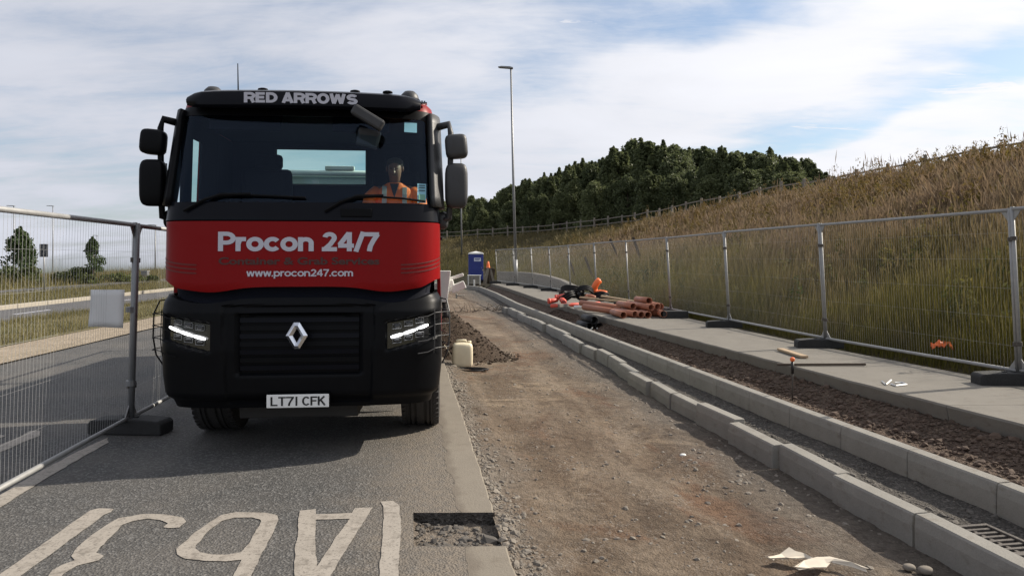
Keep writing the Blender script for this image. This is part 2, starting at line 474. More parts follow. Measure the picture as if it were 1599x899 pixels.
MT = dict(
    asphalt=M_asphalt('asphalt'),
    asphalt_far=M_asphalt('asphalt_far', (0.085, 0.085, 0.088), False),
    paint=None,
    dirt=None,
    gravel=M_ground('gravel', ((0.066, 0.060, 0.053), (0.095, 0.086, 0.076), (0.058, 0.050, 0.044)), 1.4, 16.0, 1.0),
    earth=M_ground('earth', ((0.078, 0.054, 0.039), (0.104, 0.074, 0.054), (0.062, 0.043, 0.031)), 1.6, 8.0, 1.0),
    pile=M_ground('pile', ((0.046, 0.032, 0.022), (0.062, 0.043, 0.030), (0.040, 0.027, 0.019)), 1.8, 9.0, 1.0),
    tan=M_ground('tan', ((0.25, 0.205, 0.15), (0.30, 0.25, 0.19), (0.22, 0.18, 0.125)), 1.2, 7.0, 0.6),
    soil=M_ground('soil', ((0.050, 0.042, 0.020), (0.075, 0.058, 0.032), (0.04, 0.038, 0.018)), 0.8, 5.0, 0.8, grit=False),
    verge=M_ground('verge', ((0.125, 0.112, 0.05), (0.165, 0.14, 0.068), (0.095, 0.098, 0.038)), 0.6, 6.0, 0.8, grit=False),
    kerb=M_concrete('kerb', (0.245, 0.233, 0.208), 0.28, (0.145, 0.118, 0.090), 0.7),
    slab=M_concrete('slab', (0.175, 0.162, 0.140), 0.2, (0.105, 0.082, 0.06), 0.6),
    haunch=None,
    stone=M_plain('stone', (0.17, 0.148, 0.122), 0.9, var=0.45, scale=3.0),
    stone_dark=M_plain('stone_dark', (0.085, 0.076, 0.066), 0.9, var=0.45, scale=3.0),  # dark gravel, its colour lowered further for the shadow over the channel
    clod=M_plain('clod', (0.078, 0.052, 0.037), 0.95, var=0.4, scale=3.0),
    galv=M_plain('galv', (0.29, 0.29, 0.285), 0.6, metal=0.4, var=0.25, scale=14.0),
    wire=M_plain('wire', (0.42, 0.42, 0.42), 0.5, metal=0.6, var=0.15),
    lamp_grey=M_plain('lamp_grey', (0.22, 0.225, 0.23), 0.5, metal=0.5),
    rubber=M_plain('rubber', (0.020, 0.020, 0.020), 0.85, var=0.4, scale=12.0, bump=0.4),
    tyre=M_plain('tyre', (0.028, 0.026, 0.025), 0.8, var=0.4, scale=9.0, bump=0.3, bscale=60),
    red=M_plain('red', (0.205, 0.003, 0.004), 0.4, var=0.06, scale=3.0, coat=0.04, spec=0.12),
    black=M_plain('black', (0.0042, 0.0045, 0.0055), 0.42, var=0.35, scale=5.0, spec=0.10),
    black_gloss=M_plain('black_gloss', (0.004, 0.0045, 0.0075), 0.3, var=0.2, scale=5.0, spec=0.12),
    grey_or_lit_plastic=M_plain('grey_or_lit_plastic', (0.028, 0.028, 0.030), 0.5, var=0.3, scale=8.0, bump=0.1, bscale=120),  # truly grey parts, and black parts painted as sunlit on the right
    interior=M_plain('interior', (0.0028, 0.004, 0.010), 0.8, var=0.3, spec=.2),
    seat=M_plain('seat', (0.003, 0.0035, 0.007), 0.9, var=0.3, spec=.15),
    white_paint=M_plain('white_paint', (0.70, 0.69, 0.65), 0.5, var=0.12, scale=9.0),
    chassis=M_plain('chassis', (0.03, 0.028, 0.026), 0.7, var=0.3),
    letter=M_plain('letter', (0.46, 0.46, 0.52), 0.5, var=0.05),
    stripe=M_plain('stripe', (0.105, 0.008, 0.006), 0.5, var=0.1),
    letter_dark=M_plain('letter_dark', (0.052, 0.010, 0.007), 0.5, var=0.1),
    plate=M_plain('plate', (0.78, 0.78, 0.76), 0.4, var=0.05),
    ink=M_plain('ink', (0.008, 0.008, 0.009), 0.5, var=0.1),
    chrome=M_plain('chrome', (0.62, 0.64, 0.68), 0.22, metal=1.0, var=0.05),
    lens=M_plain('lens', (0.015, 0.016, 0.018), 0.12, var=0.1, coat=0.8),
    drl=M_emit('drl', (1.0, 1.0, 1.0), 2.2),
    screen=M_glass('screen', (0.72, 0.83, 0.88), 0.020),
    window=M_glass('window', (0.84, 0.95, 0.90), 0.02),
    mirror=M_plain('mirror', (0.7, 0.7, 0.72), 0.05, metal=1.0, var=0.02),
    sticker=M_plain('sticker', (0.40, 0.62, 0.66), 0.5, var=0.08),
    sticker_green=M_plain('sticker_green', (0.25, 0.42, 0.25), 0.5),
    hivis=M_plain('hivis', (1.0, 0.19, 0.035), 0.7, var=0.12, scale=10.0, bump=0.3, bscale=25),
    reflect=M_plain('reflect', (0.42, 0.43, 0.40), 0.4),
    skin=M_plain('skin', (0.22, 0.105, 0.07), 0.55, var=0.1),
    hair=M_plain('hair', (0.05, 0.04, 0.035), 0.8),
    cloth_dark=M_plain('cloth_dark', (0.02, 0.022, 0.03), 0.9),
    body_panel=M_plain('body_panel', (0.55, 0.62, 0.55), 0.45, var=0.12, scale=4.0),
    wood=M_plain('wood', (0.34, 0.25, 0.16), 0.8, var=0.3, scale=14.0, bump=0.2),
    wood_dark=M_plain('wood_dark', (0.062, 0.045, 0.031), 0.85, var=0.35, scale=10.0),
    wood_grey=M_plain('wood_grey', (0.20, 0.175, 0.145), 0.9, var=0.3, scale=6.0),
    clay=M_plain('clay', (0.30, 0.112, 0.060), 0.55, var=0.22, scale=5.0),
    orange=M_plain('orange', (0.78, 0.15, 0.03), 0.5, var=0.12, scale=6.0),
    red_pipe=M_plain('red_pipe', (0.58, 0.075, 0.045), 0.5, var=0.15, scale=6.0),
    black_pipe=M_plain('black_pipe', (0.008, 0.008, 0.009), 0.55, var=0.3, spec=.25),
    can=M_plain('can', (0.68, 0.60, 0.44), 0.5, var=0.22, scale=7.0),
    blue=M_plain('blue', (0.012, 0.028, 0.19), 0.45, var=0.15, scale=4.0),
    roof_white=M_plain('roof_white', (0.66, 0.66, 0.64), 0.5),
    sign_panel=M_plain('sign_panel', (0.60, 0.64, 0.72), 0.5),
    paper=M_plain('paper', (0.62, 0.62, 0.62), 0.8, var=0.06, scale=8.0, bump=0.15, bscale=9),
    rag=M_plain('rag', (0.55, 0.49, 0.40), 0.9, var=0.15, scale=20.0),
    iron=M_plain('iron', (0.085, 0.075, 0.066), 0.75, metal=0.3, var=0.35, scale=20.0, bump=0.3),
    sign_dark=M_plain('sign_dark', (0.035, 0.04, 0.05), 0.6),
    bark=M_plain('bark', (0.07, 0.052, 0.038), 0.9, var=0.35, scale=5.0, bump=0.5, bscale=12),
    leaf_wood=M_leaf('leaf_wood', (0.058, 0.076, 0.036), (0.160, 0.180, 0.080), 0.42),
    leaf_young=M_leaf('leaf_young', (0.030, 0.055, 0.020), (0.075, 0.105, 0.035), 0.3),
    leaf_hedge=M_leaf('leaf_hedge', (0.040, 0.060, 0.020), (0.12, 0.135, 0.040), 0.3),
    bank_grass=M_blades('bank_grass', (0.118, 0.112, 0.012), (0.185, 0.152, 0.062), (0.240, 0.168, 0.115), 0.8, 2.9, 0.32, 0.35, (0.085, 0.088, 0.030)),
    weeds=M_blades('weeds', (0.060, 0.080, 0.020), (0.205, 0.175, 0.030), (0.150, 0.098, 0.032), 0.8, 4.2, 0.38, 0.6),
    dry_grass=M_blades('dry_grass', (0.145, 0.135, 0.052), (0.115, 0.112, 0.04), (0.17, 0.142, 0.07), -1.0, 4.0, 0.2, 0.5),
)
def _paint():
    g = MG('road_paint')
    wear = g.math('MULTIPLY', g.ramp(g.noise(11.0, 9, 0.78), 0.47, 0.66), 0.85)
    col = g.mix(g.noise(2.0, 5), (0.25, 0.226, 0.196), (0.33, 0.30, 0.262))
    col = g.mix(wear, col, (0.15, 0.132, 0.112))
    col = g.mix(g.ramp(g.noise(55.0, 4, 0.7), 0.54, 0.66, 0, 0.75), col, (0.11, 0.10, 0.09))
    g.bump(g.noise(60.0, 4), 0.3, 0.004)
    return g.out(col, 0.8)
MT['paint'] = _paint()
def _haunch():
    """rough concrete fading under dust into the asphalt beside it"""
    g = MG('haunch')
    p = g.xyz()
    d = g.math('ADD', g.math('MULTIPLY', p[1], 0.142), g.math('SUBTRACT', p[0], 0.55))
    dn = g.math('ADD', d, g.math('MULTIPLY', g.math('SUBTRACT', g.noise(5.0, 6, 0.65), 0.5), 0.22))
    col = g.mix(g.noise(3.0, 6, 0.6), (0.165, 0.145, 0.118), (0.215, 0.19, 0.155))
    col = g.mix(g.ramp(g.noise(8.0, 7, 0.7), 0.5, 0.75, 0, 0.5), col, (0.13, 0.108, 0.083))
    col = g.mix(g.ramp(dn, -0.235, -0.16, 0.85, 0.0), col, (0.135, 0.115, 0.093))
    g.bump(g.math('ADD', g.noise(60.0, 5, 0.7), g.math('MULTIPLY', g.noise(8.0), 0.7)), 0.4, 0.012)
    return g.out(col, 0.9)
MT['haunch'] = _haunch()
MT['pale_kerb'] = M_concrete('pale_kerb', (0.32, 0.29, 0.24), 0.14, (0.2, 0.165, 0.12), 0.4)

def _dirt():
    """trodden site earth: pale grit by the lane, brown and reddish patches, greyer by the kerbs"""
    g = MG('dirt')
    p = g.xyz()
    d = g.math('ADD', g.math('MULTIPLY', p[1], 0.142), g.math('SUBTRACT', p[0], 0.55))
    w = g.math('MULTIPLY', g.math('SUBTRACT', g.noise(1.3, 6, 0.65, (1.4, .7, 1), 0.5), 0.5), 1.3)
    dn = g.math('ADD', d, w)
    col = g.mix(g.ramp(g.noise(0.9, 6, 0.62, (1.6, .6, 1), 0.5), 0.36, 0.64), (0.125, 0.089, 0.060), (0.190, 0.148, 0.108))
    col = g.mix(g.ramp(g.noise(0.75, 5, 0.6, (1.2, .8, 1), 0.8), 0.53, 0.66, 0, 0.85), col, (0.142, 0.080, 0.047))
    col = g.mix(g.ramp(g.noise(0.62, 5, 0.65, (.9, 1.3, 1), 1.0), 0.56, 0.66, 0, 0.85), col, (0.275, 0.212, 0.148))
    col = g.mix(g.ramp(dn, 1.75, 2.5, 0, 0.85), col, (0.104, 0.090, 0.076))
    col = g.mix(g.ramp(dn, 0.42, -0.05, 0, 0.85), col, (0.200, 0.172, 0.142))
    col = g.mix(g.ramp(g.noise(0.85, 6, 0.68, (1.5, .75, 1), 0.9), 0.50, 0.68, 0, 0.75), col, g.mix(1.0, col, (0.50, 0.46, 0.43), 'MULTIPLY'))
    trk = g.n.new('ShaderNodeMath'); trk.operation = 'SINE'; g.l.new(g.math('MULTIPLY', g.math('ADD', d, g.math('MULTIPLY', w, 0.10)), 7.2), trk.inputs[0])
    col = g.mix(g.ramp(trk.outputs[0], 0.55, 0.98, 0, 0.35), col, g.mix(1.0, col, (0.62, 0.58, 0.55), 'MULTIPLY'))
    col = g.mix(g.ramp(g.noise(15.0, 8, 0.76), 0.40, 0.66, 0.0, 0.72), col, g.mix(1.0, col, (0.42, 0.40, 0.38), 'MULTIPLY'))
    vc = g.n.new('ShaderNodeSeparateColor'); g.l.new(g.voro(70.0, 'Color'), vc.inputs[0])
    grit = g.math('MULTIPLY', g.ramp(vc.outputs[1], 0.62, 1.0), g.ramp(g.noise(1.9, 5, 0.6), 0.42, 0.66, 0.05, 0.6))
    col = g.mix(grit, col, (0.235, 0.205, 0.175))
    h = g.math('ADD', g.math('MULTIPLY', g.voro(70.0), 0.35), g.math('MULTIPLY', g.noise(14.0, 9, 0.72), 1.5))
    g.bump(h, 0.9, 0.03)
    return g.out(col, 0.95)
MT['dirt'] = _dirt()
# ------------------------------------------------------------------ the site in plan
def T(tab):
    a = np.array(tab, float)
    return lambda y: float(np.interp(y, a[:, 0], a[:, 1])) if np.isscalar(y) else np.interp(y, a[:, 0], a[:, 1])
EDGE = lambda y: 0.55 - 0.142 * y                     # broken right-hand edge of the lane
K1 = T([(-4, 3.62), (0, 3.15), (3, 2.78), (4.69, 2.55), (6.32, 2.35), (8.29, 1.98), (12, 1.55), (16.2, 1.04), (20, .48), (24.4, -.28), (30, -1.3), (46, -4.6)])
K2 = T([(-4, 4.65), (0, 4.15), (3, 3.80), (5.2, 3.52), (8.29, 2.99), (12.5, 2.33), (16.5, 1.70), (21.8, .86), (26.7, .12), (35, -.85), (43, -2.0)])
SLAB = T([(-4, 6.35), (0, 5.62), (3, 5.04), (6.2, 4.43), (8.2, 4.04), (12.5, 3.26), (19, 2.06), (26.5, .92), (35, -.12), (43, -1.3)])
FN_PTS = [(-6, 9.35), (-2, 8.3), (4.9, 6.6), (8.2, 5.78), (11.5, 5.10), (15, 4.58), (18.5, 4.12), (22, 3.6), (25.5, 3.0), (29, 2.35), (32.5, 1.75), (36, 1.0), (39.4, .1), (42.8, -.95)]
FN = T(FN_PTS)

def fbm(x, y, s=1.0, seed=0, octv=4):
    """cheap value noise"""
    out = np.zeros_like(x, dtype=float); amp = 1.0; tot = 0
    for k in range(octv):
        f = s * 2 ** k
        xi, yi = np.floor(x * f).astype(np.int64), np.floor(y * f).astype(np.int64)
        xf, yf_ = x * f - xi, y * f - yi
        u_, v_ = xf * xf * (3 - 2 * xf), yf_ * yf_ * (3 - 2 * yf_)
        def h(a, b):
            n = (a * 374761393 + b * 668265263 + (seed + k) * 1442695041) & 0x7fffffff
            n = ((n ^ (n >> 13)) * 1274126177) & 0x7fffffff
            return ((n ^ (n >> 16)) & 0xffff) / 65535.0
        out += amp * ((h(xi, yi) * (1 - u_) + h(xi + 1, yi) * u_) * (1 - v_) + (h(xi, yi + 1) * (1 - u_) + h(xi + 1, yi + 1) * u_) * v_ - .5)
        tot += amp; amp *= 0.55
    return out / tot

def sheet(name, left, right, y0, y1, nx, ny, zf, mat, parent=None, power=1.0, smooth=True, kind='structure'):
    """grid between two lines X = left(Y), right(Y), heights from zf(x, y, u)"""
    t = np.linspace(0, 1, ny + 1) ** power
    ys = y0 + (y1 - y0) * t
    us = np.linspace(0, 1, nx + 1)
    L = np.array([left(float(y)) for y in ys]); Rr = np.array([right(float(y)) for y in ys])
    X = L[:, None] + (Rr - L)[:, None] * us[None, :]
    Y = np.repeat(ys[:, None], nx + 1, 1)
    Z = zf(X, Y, np.repeat(us[None, :], ny + 1, 0))
    V = np.stack([X, Y, Z * np.ones_like(X)], -1).reshape(-1, 3)
    i, j = np.meshgrid(np.arange(ny), np.arange(nx), indexing='ij')
    a = (i * (nx + 1) + j).ravel()
    fs = np.stack([a, a + 1, a + nx + 2, a + nx + 1], -1)
    o = mesh_obj(name, V.tolist(), fs.tolist(), mat, parent, smooth)
    if parent is None: o['kind'] = kind
    return o

flat = lambda z: (lambda x, y, u: np.full_like(x, z))
SLOPE = 0.094
LINE = lambda a: (lambda y: a - SLOPE * y)

# base sheet under the site, wide enough to reach the horizon; it falls away to the left and far
def z_ground(x, y, u):
    a = x + SLOPE * y
    return -0.42 - 0.075 * np.maximum(0, -(a + 34)) - 0.02 * np.maximum(0, y - 140)
_o = sheet('ground', lambda y: -4200.0, lambda y: 2500.0, -300, 5200, 134, 110, z_ground, MT['verge'])

# lane with a broken edge and a sawn-out patch; concrete haunch along the edge
Y_A, Y_B, D_N = 4.13, 4.68, -0.53
road = empty('road'); road['kind'] = 'structure'
road_l = LINE(-6.95)
sheet('lane_surface', road_l, lambda y: EDGE(y) + D_N, -8, 120, 30, 128, flat(0.0), MT['asphalt'], road)
def strip(name, d0, d1, y0, y1, z, mat, ny):
    return sheet(name, lambda y: EDGE(y) + d0, lambda y: EDGE(y) + d1, y0, y1, 4, ny, flat(z), mat, road)
HA = -0.25
strip('lane_surface', D_N, -.05, -8, Y_A, 0.0, MT['asphalt'], 20)
strip('lane_surface', D_N, -.05, Y_B, 60, 0.0, MT['asphalt'], 60)
def haunch(y0, y1, seed):
    """concrete haunch with a ragged outer edge and a real depth"""
    n = int((y1 - y0) / 0.06) + 2
    ys = np.linspace(y0, y1, n)
    rag = 0.03 * fbm(ys, ys * 0 + seed, 1.2, seed) + 0.025 * fbm(ys, ys * 0 + seed, 9.0, seed + 4)
    lft = .14 * fbm(ys, ys * 0 + seed, 1.7, seed + 7) + .07 * fbm(ys, ys * 0 + seed, 8.0, seed + 9)
    vs, fs = [], []
    for k, y in enumerate(ys):
        x0, x1 = EDGE(y) + HA + lft[k], EDGE(y) + rag[k]
        vs += [(x0, y, .0012), (x1 - .012, y, .002), (x1, y, -.012), (x1 + .012, y, -.24)]
    for k in range(n - 1):
        a = 4 * k
        fs += [(a, a + 1, a + 5, a + 4), (a + 1, a + 2, a + 6, a + 5), (a + 2, a + 3, a + 7, a + 6)]
    fs += [(3, 2, 1, 0), tuple(4 * (n - 1) + q for q in range(4))]
    return mesh_obj('concrete_haunch', vs, fs, MT['haunch'], road)
haunch(-8, Y_A, 1); haunch(Y_B, 46, 2)
# the sawn patch: its walls, and a rough floor
m = MB()
def P(d, y, z): return (EDGE(y) + d, y, z)
m.add([P(D_N, Y_A, 0), P(D_N, Y_B, 0), P(D_N, Y_B, -.2), P(D_N, Y_A, -.2)], [(0, 1, 2, 3)])
m.add([P(D_N, Y_B, 0), P(HA, Y_B, 0), P(HA, Y_B, -.2), P(D_N, Y_B, -.2)], [(0, 1, 2, 3)])
m.add([P(D_N, Y_A, 0), P(HA, Y_A, 0), P(HA, Y_A, -.2), P(D_N, Y_A, -.2)], [(0, 1, 2, 3)])
m.add([P(HA - .01, Y_B - .003, .002), P(.0, Y_B - .003, .002), P(.02, Y_B - .003, -.22), P(HA - .01, Y_B - .003, -.22)], [(0, 1, 2, 3)])
m.build('patch_wall', MT['gravel'], road)
def z_patch(x, y, u):
    t = (y - Y_A) / (Y_B - Y_A)
    return -0.030 - 0.050 * np.clip(t * 1.5, 0, 1) + 0.045 * fbm(x, y, 7, 3) + .02 * fbm(x, y, 22, 4) + 0.06 * np.clip(0.16 - u, 0, 1) * 4 * t
sheet('patch_floor', lambda y: EDGE(y) + D_N, lambda y: EDGE(y) + .02, Y_A, Y_B, 40, 40, z_patch, MT['dirt'], road)

# painted figures, seen upside down, and edge lines
def mark(*polys):
    bm = bmesh.new()
    for poly in polys:
        ring_ = [G(x, y, 0.0045) for x, y in poly]; fine_ = []
        for p_, q_ in zip(ring_, ring_[1:] + ring_[:1]):
            L_ = math.hypot(q_[0] - p_[0], q_[1] - p_[1]); n_ = max(1, int(L_ / .03))
            for i_ in range(n_):
                x_, y_ = p_[0] + (q_[0] - p_[0]) * i_ / n_, p_[1] + (q_[1] - p_[1]) * i_ / n_
                fine_.append((x_ + .022 * float(fbm(np.array([x_]), np.array([y_]), 9, 5)[0]), y_ + .022 * float(fbm(np.array([x_]), np.array([y_]), 9, 6)[0]), .0045))
        vv = [bm.verts.new(p_) for p_ in fine_]
        bm.faces.new(vv)
    bmesh.ops.triangulate(bm, faces=list(bm.faces))
    for f in bm.faces:
        f.normal_update()
        if f.normal.z < 0: f.normal_flip()
    me = bpy.data.meshes.new('road_marking')
    bm.to_mesh(me); bm.free()
    me.materials.append(MT['paint'])
    return link_mesh('road_marking', me, road)
Z = lambda pts: [(x / 2.423, 700 + y / 2.423) for x, y in pts]
mark(Z([(345, 233), (375, 225), (432, 228), (420, 240), (395, 250), (300, 320), (200, 395), (75, 482), (-30, 555), (-160, 590), (-60, 520), (0, 475), (150, 370), (250, 297)]))
mark(Z([(640, 298), (622, 295), (640, 281), (610, 268), (560, 264), (510, 271), (465, 287), (430, 322), (362, 393), (392, 405), (372, 422), (340, 430), (290, 442), (245, 470), (205, 515), (130, 560), (90, 560), (175, 490), (200, 460), (230, 440), (280, 421), (270, 405), (290, 375), (350, 325), (400, 290), (450, 262), (540, 246), (620, 248), (690, 258), (706, 275), (680, 298)]))
outer = [(1055, 265), (1048, 250), (1000, 241), (900, 238), (840, 250), (780, 287), (720, 332), (672, 378), (668, 400), (700, 415), (780, 424), (860, 426), (915, 419)]
inner = [(990, 272), (985, 266), (960, 259), (890, 259), (840, 272), (800, 303), (762, 342), (745, 365), (741, 377), (758, 391), (800, 400), (860, 400), (912, 390)]
mark(*[Z([outer[k], outer[k + 1], inner[k + 1], inner[k]]) for k in range(12)],
     Z([(1055, 265), (990, 272), (950, 350), (912, 390), (915, 419), (875, 490), (838, 560), (908, 560), (945, 490), (990, 400), (1040, 312)]))
mark(Z([(1135, 233), (1195, 228), (1197, 247), (1197, 268), (1194, 330), (1201, 445), (1160, 560), (1108, 560), (1115, 482), (1118, 400), (1128, 310)]),
     Z([(1345, 225), (1410, 222), (1330, 350), (1250, 482), (1205, 560), (1160, 560), (1201, 445), (1270, 340), (1322, 264), (1332, 242)]),
     Z([(1197, 247), (1332, 242), (1322, 264), (1197, 268)]))
mark(Z([(1445, 200), (1490, 197), (1513, 213), (1518, 260), (1508, 482), (1505, 560), (1430, 560), (1435, 482), (1445, 350), (1455, 250)]))
mark([(-60, 808), (0, 771), (60, 737), (120, 705), (168, 683), (170, 690), (110, 724), (60, 754), (0, 792), (-60, 832)])
mark([(-40, 708), (0, 694), (30, 682), (48, 672), (64, 672), (62, 680), (36, 690), (0, 706), (-40, 722)])
mark([(-30, 690), (0, 678), (8, 680), (-20, 692)])

# dug-out strip between the lane and the kerbs
def z_dirt(x, y, u):
    e = np.clip(u / 0.16, 0, 1)
    z = -0.035 - 0.05 * e - 0.115 * u
    z += 0.040 * fbm(x, y, 1.3, 21) + 0.034 * fbm(x, y, 5.0, 22) * (y < 20)
    z += 0.012 * np.exp(-((u - .30) / .07) ** 2) - 0.022 * np.exp(-((u - .62) / .06) ** 2)
    return z
sheet('dirt_ground', lambda y: EDGE(y) - .01, lambda y: K1(y) + .05, 1.5, 15, 110, 420, z_dirt, MT['dirt'], power=1.25)
sheet('dirt_ground', lambda y: EDGE(y) - .01, lambda y: K1(y) + .05 + max(0, y - 24) * .06, 15, 46.5, 50, 170, z_dirt, MT['dirt'])
# channel between the two kerb rows
z_ch = lambda x, y, u: -0.205 + 0.03 * fbm(x, y, 2.0, 31) + 0.02 * fbm(x, y, 9.0, 32)
sheet('gravel_channel', lambda y: K1(y) + .04, lambda y: K2(y) + .03, 1.5, 16, 44, 260, z_ch, MT['gravel'], power=1.2)
sheet('gravel_channel', lambda y: K1(y) + .04, lambda y: K2(y) + .03, 16, 44, 16, 80, z_ch, MT['gravel'])
# trench behind the laid kerb, rising to the footway
def z_tr(x, y, u):
    s = np.clip((u - .42) / .5, 0, 1); s = s * s * (3 - 2 * s)
    return -0.085 + 0.145 * s + (0.05 * fbm(x, y, 2.2, 41) + 0.075 * fbm(x, y, 7.0, 42)) * (.35 + .65 * np.sin(np.pi * np.clip(u * .9 + .05, 0, 1)))
sheet('trench_earth', lambda y: K2(y) + .10, lambda y: SLAB(y) + .10, 2.5, 18, 46, 330, z_tr, MT['earth'], power=1.2)
sheet('trench_earth', lambda y: K2(y) + .10, lambda y: SLAB(y) + .10, 18, 43, 16, 90, z_tr, MT['earth'])

# footway slab in bays
ZS = 0.22
foot = empty('footway'); foot['kind'] = 'structure'
yb = [-3.5, 3.0, 7.05, 11.1, 15.2, 19.3, 23.5, 27.6, 31.7, 36, 40, 43]
for a, b in zip(yb[:-1], yb[1:]):
    n = 12
    ys = np.linspace(a + .004, b - .004, n)
    vs, fs = [], []
    for k, y in enumerate(ys):
        x0 = SLAB(y) + 0.012 * math.sin(y * 7.1) + .01 * math.sin(y * 17.3); x1 = FN(y) - .02
        vs += [(x0 + .03, y, ZS - .16), (x0, y, ZS - .02), (x0 + .012, y, ZS), (x1, y, ZS + .01), (x1, y, ZS - .16)]
    for k in range(n - 1):
        q = 5 * k
        for e in range(4):
            fs.append((q + e, q + e + 1, q + e + 6, q + e + 5))
    fs += [(0, 1, 2, 3, 4), tuple(5 * (n - 1) + e for e in (4, 3, 2, 1, 0))]
    mesh_obj('concrete_bay', vs, fs, MT['slab'], foot)

# ------------------------------------------------------------------ the bank
TOE = [(y, x + .35) for y, x in FN_PTS if y < 26] + [(28.6, 2.85), (30.4, 2.95), (33.2, 2.65), (36.5, 2.15), (40, 1.5), (43.6, .7), (47.5, -.45), (53, -1.3), (60, -3.4), (68, -9), (76, -20), (82, -38), (86, -80)]
TOE = np.array([(x, y) for y, x in TOE])
def toe_dist(X, Y):
    X = np.asarray(X, float); Y = np.asarray(Y, float)
    best = np.full(X.shape, 1e9); sgn = np.ones(X.shape); along = np.zeros(X.shape); acc = 0
    for a, b in zip(TOE[:-1], TOE[1:]):
        d = b - a; L = np.hypot(*d)
        t = np.clip(((X - a[0]) * d[0] + (Y - a[1]) * d[1]) / L ** 2, 0, 1)
        qx, qy = a[0] + t * d[0], a[1] + t * d[1]
        dd = np.hypot(X - qx, Y - qy)
        cr = d[0] * (Y - a[1]) - d[1] * (X - a[0])
        up = dd < best
        best = np.where(up, dd, best); sgn = np.where(up, np.where(cr < 0, 1, -1), sgn); along = np.where(up, acc + t * L, along)
        acc += L
    return best * sgn, along
def z_bank(X, Y):
    d, s = toe_dist(X, Y)
    hc = np.interp(s, [0, 30, 45, 60, 75, 100, 140], [4.75, 4.75, 4.7, 4.3, 3.9, 3.3, 2.0])
    t = np.clip(d / 12.4, 0, 1)
    r = t - 0.015 * np.sin(2 * np.pi * t)
    r = np.where(t > .86, r - .35 * (t - .86) ** 2, r)
    z = 0.16 + hc * r + 0.022 * np.maximum(0, d - 12.4)
    z = z + (0.30 * fbm(X, Y, .22, 51) + .10 * fbm(X, Y, .8, 52)) * np.clip(d / 3, 0, 1)
    e = np.clip((X / np.maximum(Y, 1.0) + .42) / .16, 0, 1)
    z = 0.10 + (z - 0.10) * np.where(Y > 20, e * e * (3 - 2 * e), 1)
    return np.where(d < 0, 0.16 + d * 0.6, z)
def bank_grid(name, x0, x1, y0, y1, step, lo):
    xs = np.arange(x0, x1 + .01, step); ys = np.arange(y0, y1 + .01, step)
    X, Y = np.meshgrid(xs, ys); d, s = toe_dist(X, Y)
    Zb = z_bank(X, Y)
    n = len(xs); keep = []
    for i in range(len(ys) - 1):
        for j in range(n - 1):
            if X[i, j] > -.44 * max(Y[i, j], 1) and max(d[i, j], d[i + 1, j], d[i, j + 1], d[i + 1, j + 1]) > lo:
                keep.append((i * n + j, i * n + j + 1, (i + 1) * n + j + 1, (i + 1) * n + j))
    V = np.stack([X, Y, Zb], -1).reshape(-1, 3)
    used = np.unique(np.array(keep)); mp = -np.ones(len(V), int); mp[used] = np.arange(len(used))
    return V[used].tolist(), mp[np.array(keep)].tolist()
v_, f_ = bank_grid('embankment', -80, 120, -6, 190, 1.0, -0.4)
bank = mesh_obj('embankment', v_, f_, MT['soil'], None, True); bank['kind'] = 'structure'

def blades(P0, h, w, lean, head, hw=None):
    """one thin triangle per blade, and for the seeding ones a head of two more"""
    n = len(P0)
    if hw is None: hw = np.full(n, 1.7)
    a = rng.uniform(0, 2 * np.pi, n)
    side = np.stack([np.cos(a), np.sin(a), np.zeros(n)], -1) * (w / 2)[:, None]
    b = rng.uniform(0, 2 * np.pi, n)
    tip = P0 + np.stack([np.cos(b) * lean, np.sin(b) * lean, h], -1)
    t1 = np.stack([P0 - side, P0 + side, tip], 1)
    tint = rng.uniform(0, 1, n)
    k = np.where(head)[0]
    if len(k) == 0:
        return t1, tint
    ax = (tip[k] - P0[k]); base = P0[k] + ax * 0.66; mid = P0[k] + ax * 0.84
    top = P0[k] + ax * 1.04
    sw = side[k] * hw[k][:, None]
    t2 = np.stack([base, mid + sw, top], 1); t3 = np.stack([base, top, mid - sw], 1)
    tt = np.clip(tint[k] * .5 + .6, 0, 1)
    return np.concatenate([t1, t2, t3]), np.concatenate([tint, tt, tt])

def scatter_bank(n, ymin, ymax, dmin, dmax, wide=.80):
    """random points on the bank, in the wedge that the place shows"""
    out = []
    got = 0
    while got < n:
        y = rng.uniform(ymin, ymax, n * 2)
        x = rng.uniform(-12, 34, n * 2)
        px = x / np.maximum(y, .5)
        d, s = toe_dist(x, y)
        ok = (d > dmin) & (d < dmax) & (px < wide) & (px > -.16)
        p = np.stack([x[ok], y[ok]], -1); out.append(p); got += len(p)
    return np.concatenate(out)[:n]
tr, ti = [], []
for n, y0, y1, wf in ((350000, 4.5, 20, 1.0), (190000, 18, 40, 1.6), (80000, 38, 85, 3.0)):
    p = scatter_bank(n, y0, y1, 0.05, 14.5, 1.5 if y0 < 6 else .95)
    z = z_bank(p[:, 0], p[:, 1])
    d, s = toe_dist(p[:, 0], p[:, 1])
    thick = fbm(p[:, 0], p[:, 1], .5, 61)
    keep = (thick + rng.uniform(-.35, .5, n)) > -.15
    p, z, d, thick = p[keep], z[keep], d[keep], thick[keep]
    h = rng.gamma(5, .092, len(p)) * (1 + 1.1 * thick) * np.interp(d, [0, .6, 3, 6, 14], [.6, 1.0, 1.05, .72, .55])
    w = rng.uniform(.0045, .0095, len(p)) * wf
    tt, tn = blades(np.stack([p[:, 0], p[:, 1], z - .03], -1), h, w, h * rng.uniform(.05, 1, len(p)) * np.interp(d, [0, 4, 7], [.32, .4, .85]), rng.random(len(p)) < np.interp(d, [0, 3, 8], [.15, .4, .75]), np.interp(d, [0, 3, 6, 14], [1.5, 1.9, 3.4, 3.8]))
    tr.append(tt); ti.append(tn)
